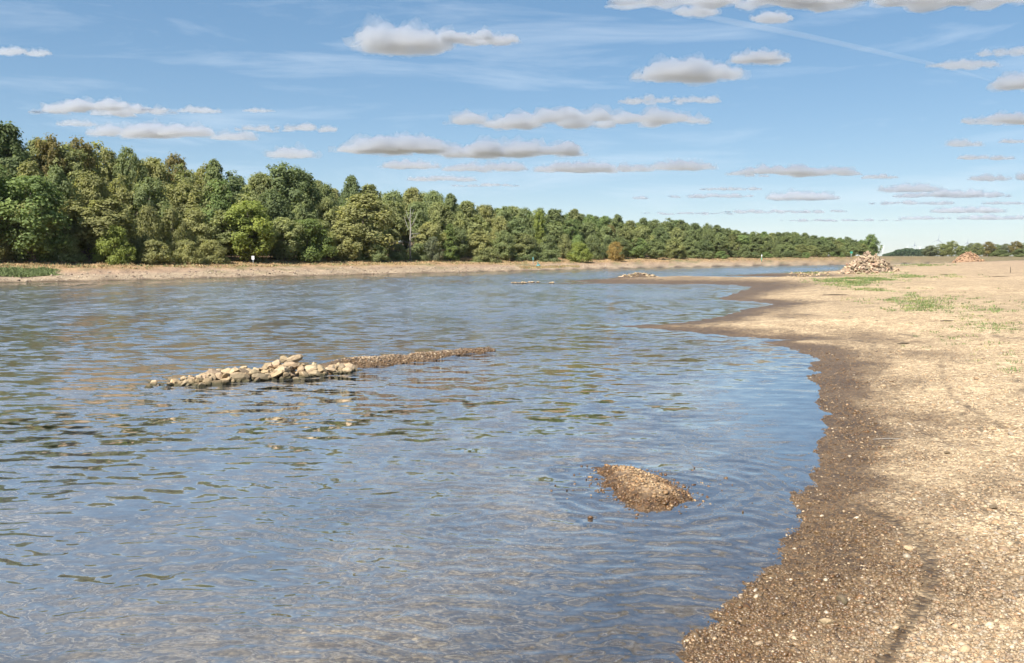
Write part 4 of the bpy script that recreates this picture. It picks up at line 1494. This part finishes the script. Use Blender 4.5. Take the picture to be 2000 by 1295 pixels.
def cloud(px, py, hw, hh, label, tau=4.0, seed=None, wisp=1.0, alt=ALT):
    el = (HOR - py) / F
    d = min(alt / max(el, 0.02), 24000.0)
    W, app = hw * 1.16 / F * d, hh * 1.3 / F * d
    D = min(0.55 * W, 0.55 * app / max(el, 1e-3))
    hz = max(0.5 * app, app - D * el)
    me, veil = cloud_mesh(W, D, hz, seed if seed is not None else abs(int(px * 7 + py)), wisp)
    far_c = float(sstep(330, 420, py))
    m_ = vol_mat('cloud_vapour', tau / (hz + 1e-6) * 0.40, 0.66 - 0.25 * far_c, (0.94 + 0.055 * far_c, 0.955 + 0.042 * far_c, 0.985 + 0.015 * far_c))
    x, y = at_dist(px, d)
    o = add('cloud', me, m_, None, (x, y, H + el * d))
    add('veil', veil, vol_mat('veil_vapour', tau / (hz + 1e-6) * 0.09), o)
    tag(o, label, 'cloud', 'fair weather clouds')
    return o


CL = [(790, 92, 85, 32, 5, 'large white cloud high in the sky, left half of the biggest pair'), (915, 88, 88, 18, 4, 'tapering right half of the big high white cloud'),
      (50, 112, 62, 11, 1.5, 'thin grey cloud at the left picture edge'), (215, 220, 125, 19, 4, 'long white cloud above the left part of the wood'),
      (310, 263, 105, 18, 4, 'long whitish cloud just under the longer one on the left'), (465, 271, 40, 11, 2.5, 'small cloud right of the two long left clouds'),
      (570, 256, 88, 12, 2, 'grey stretched cloud above the dark lacy oak'), (575, 304, 42, 13, 3, 'small cloud low above the dark lacy oak'),
      (400, 222, 36, 8, 1.5, 'small grey cloud right of the long left cloud'), (515, 222, 28, 5, 1, 'tiny grey cloud wisp above the stretched grey cloud'), (165, 247, 34, 8, 1.2, 'faint small cloud under the left end of the long white cloud'),
      (770, 291, 105, 20, 6, 'bright white cloud over the middle of the wood'), (1000, 299, 122, 20, 6, 'bright white cloud right beside its twin over the wood'),
      (800, 326, 52, 10, 3, 'small cloud under the left bright white cloud'), (950, 331, 72, 11, 3, 'small long cloud under the right bright white cloud'), (865, 352, 60, 7, 2, 'thin cloud close above the treetops'),
      (950, 364, 60, 5, 1.5, 'thinnest cloud streak close above the treetops'), (1120, 240, 232, 27, 4.5, 'longest grey and white cloud across the middle of the sky'),
      (1335, 152, 88, 25, 4.5, 'oval grey white cloud right of the big high cloud'), (1475, 124, 48, 15, 4.5, 'small bright cloud right above the oval grey cloud'),
      (1300, 203, 88, 12, 2, 'grey frayed cloud between the oval cloud and the longest cloud'), (1160, 332, 102, 13, 4, 'flat cloud with white left end low in mid sky'),
      (1325, 328, 54, 11, 3.5, 'small cloud at the right end of the flat low cloud'), (1545, 339, 118, 13, 4, 'flat white topped cloud low above the far end of the wood'), (1710, 348, 30, 5, 2, 'small tail cloud right of the flat white topped cloud'),
      (1560, 386, 62, 10, 3.5, 'small white topped cloud low over the far wood end'), (1385, 385, 75, 6, 1.8, 'thin grey streak cloud low over the wood'), (1425, 371, 56, 5, 1.5, 'faint streak cloud just above the thin grey one'),
      (1590, 16, 350, 28, 5, 'huge cloud bank along the top edge of the picture'), (1350, 36, 38, 13, 3, 'small cloud left under the huge top cloud, on the vapour trail'), (1495, 50, 33, 11, 3, 'small cloud under the middle of the huge top cloud'),
      (1222, 26, 40, 10, 1.5, 'faint small cloud beside the start of the vapour trail'), (1985, 170, 52, 20, 5, 'white cloud cut by the right picture edge'), (1860, 137, 60, 12, 1.5, 'dark grey ragged cloud upper right'),
      (1955, 112, 60, 12, 1.4, 'second dark grey ragged cloud at the upper right edge'), (1970, 240, 90, 15, 4, 'long cloud at the right edge below the white one'), (1870, 285, 30, 8, 2, 'small grey cloud on the right, left one of two'),
      (1965, 280, 25, 5, 2, 'small grey cloud on the right, right one of two'), (1890, 311, 26, 5, 2, 'tiny flat cloud on the right, left one of two'), (1945, 312, 22, 5, 2, 'tiny flat cloud on the right, right one of two'),
      (1970, 350, 80, 9, 3, 'flat cloud low at the right edge'), (1765, 371, 52, 9, 2.5, 'grey cloud low right, above a longer one'), (1850, 382, 100, 10, 3, 'long cloud with a white top low on the right'),
      (1780, 398, 80, 6, 2, 'thin cloud just under the long low right cloud'), (1960, 398, 45, 4, 1.5, 'thin streak cloud at the right edge'), (1885, 412, 62, 7, 2.5, 'pale cloud low over the right hand trees'), (1935, 426, 65, 6, 2.5, 'pale cloud lowest at the right edge'),
      (1530, 414, 110, 6, 2, 'pale flat cloud low over the far wood'), (1250, 388, 13, 3.5, 1.2, 'tiny cloud dot low over the middle of the wood'), (1640, 431, 110, 4, 1.5, 'faint flat cloud near the horizon over the far wood'),
      (1800, 427, 45, 4, 1.5, 'faint flat cloud near the horizon over the turbines'), (1350, 418, 90, 4, 1.0, 'faint flat cloud just above the middle treetops'), (893, 6, 32, 9, 1.5, 'small faint cloud at the top edge left of the vapour trail')]
for (px, py, hw, hh, tau, lab) in CL:
    cloud(px, py, hw, hh, lab, tau)
# clouds above and beside the picture, seen in the water
for (px, py, hw, hh, tau, lab) in [(600, -230, 230, 60, 5, 'broad cloud above the picture over the wood'), (1250, -330, 280, 70, 5, 'broad cloud above the middle of the picture'), (150, -420, 260, 70, 5, 'broad cloud above the left of the picture'),
                                   (900, -620, 330, 90, 5, 'big cloud high above the river'), (1800, -300, 240, 60, 5, 'broad cloud above the beach'), (300, -800, 300, 100, 5, 'big cloud high above the left bank'),
                                   (1500, -850, 300, 100, 5, 'big cloud high above the beach'), (-100, -160, 200, 50, 5, 'broad cloud above the left picture corner'), (950, -160, 160, 36, 4, 'small cloud just above the picture'), (1400, -560, 300, 80, 5, 'big cloud above the gravel beach'), (500, -540, 260, 70, 4, 'big cloud above the stone spit'), (-350, 120, 160, 30, 4, 'cloud left of the picture'), (2400, 160, 160, 30, 4, 'cloud right of the picture')]:
    cloud(px, py, hw, hh, lab, tau)

# vapour trail
tr_px = [(1080, -12), (1250, 22), (1400, 52), (1560, 82), (1700, 112), (1830, 140), (1930, 170)]
mb = MB()
tp, tw = [], []
for i, (px, py) in enumerate(tr_px):
    d = 12000.0
    x, y = at_dist(px, d)
    tp.append((x, y, height_at(py, d)))
    tw.append([30, 38, 42, 40, 36, 26, 12][i])
o = mb.tube(tp, tw, 12).build('vapour_trail', vol_mat('trail_vapour', 0.0026, 0.3), None, True)
tag(o, 'faint straight white vapour trail crossing the upper right sky', 'vapour trail')


# ------------------------------------------------------------------ haze
hb = MB().box((1500, 4950, 79), (12000, 12100, 162)).mesh('haze')
mh, nt, out = new_mat('haze')
vp = N(nt, 'ShaderNodeVolumePrincipled', Density=0.00004, Anisotropy=0.2, Color=(0.80, 0.88, 1.0, 1))
nt.links.new(vp.outputs[0], out.inputs['Volume'])
tag(add('haze', hb, mh), 'thin pale summer haze over the river plain', kind='stuff')
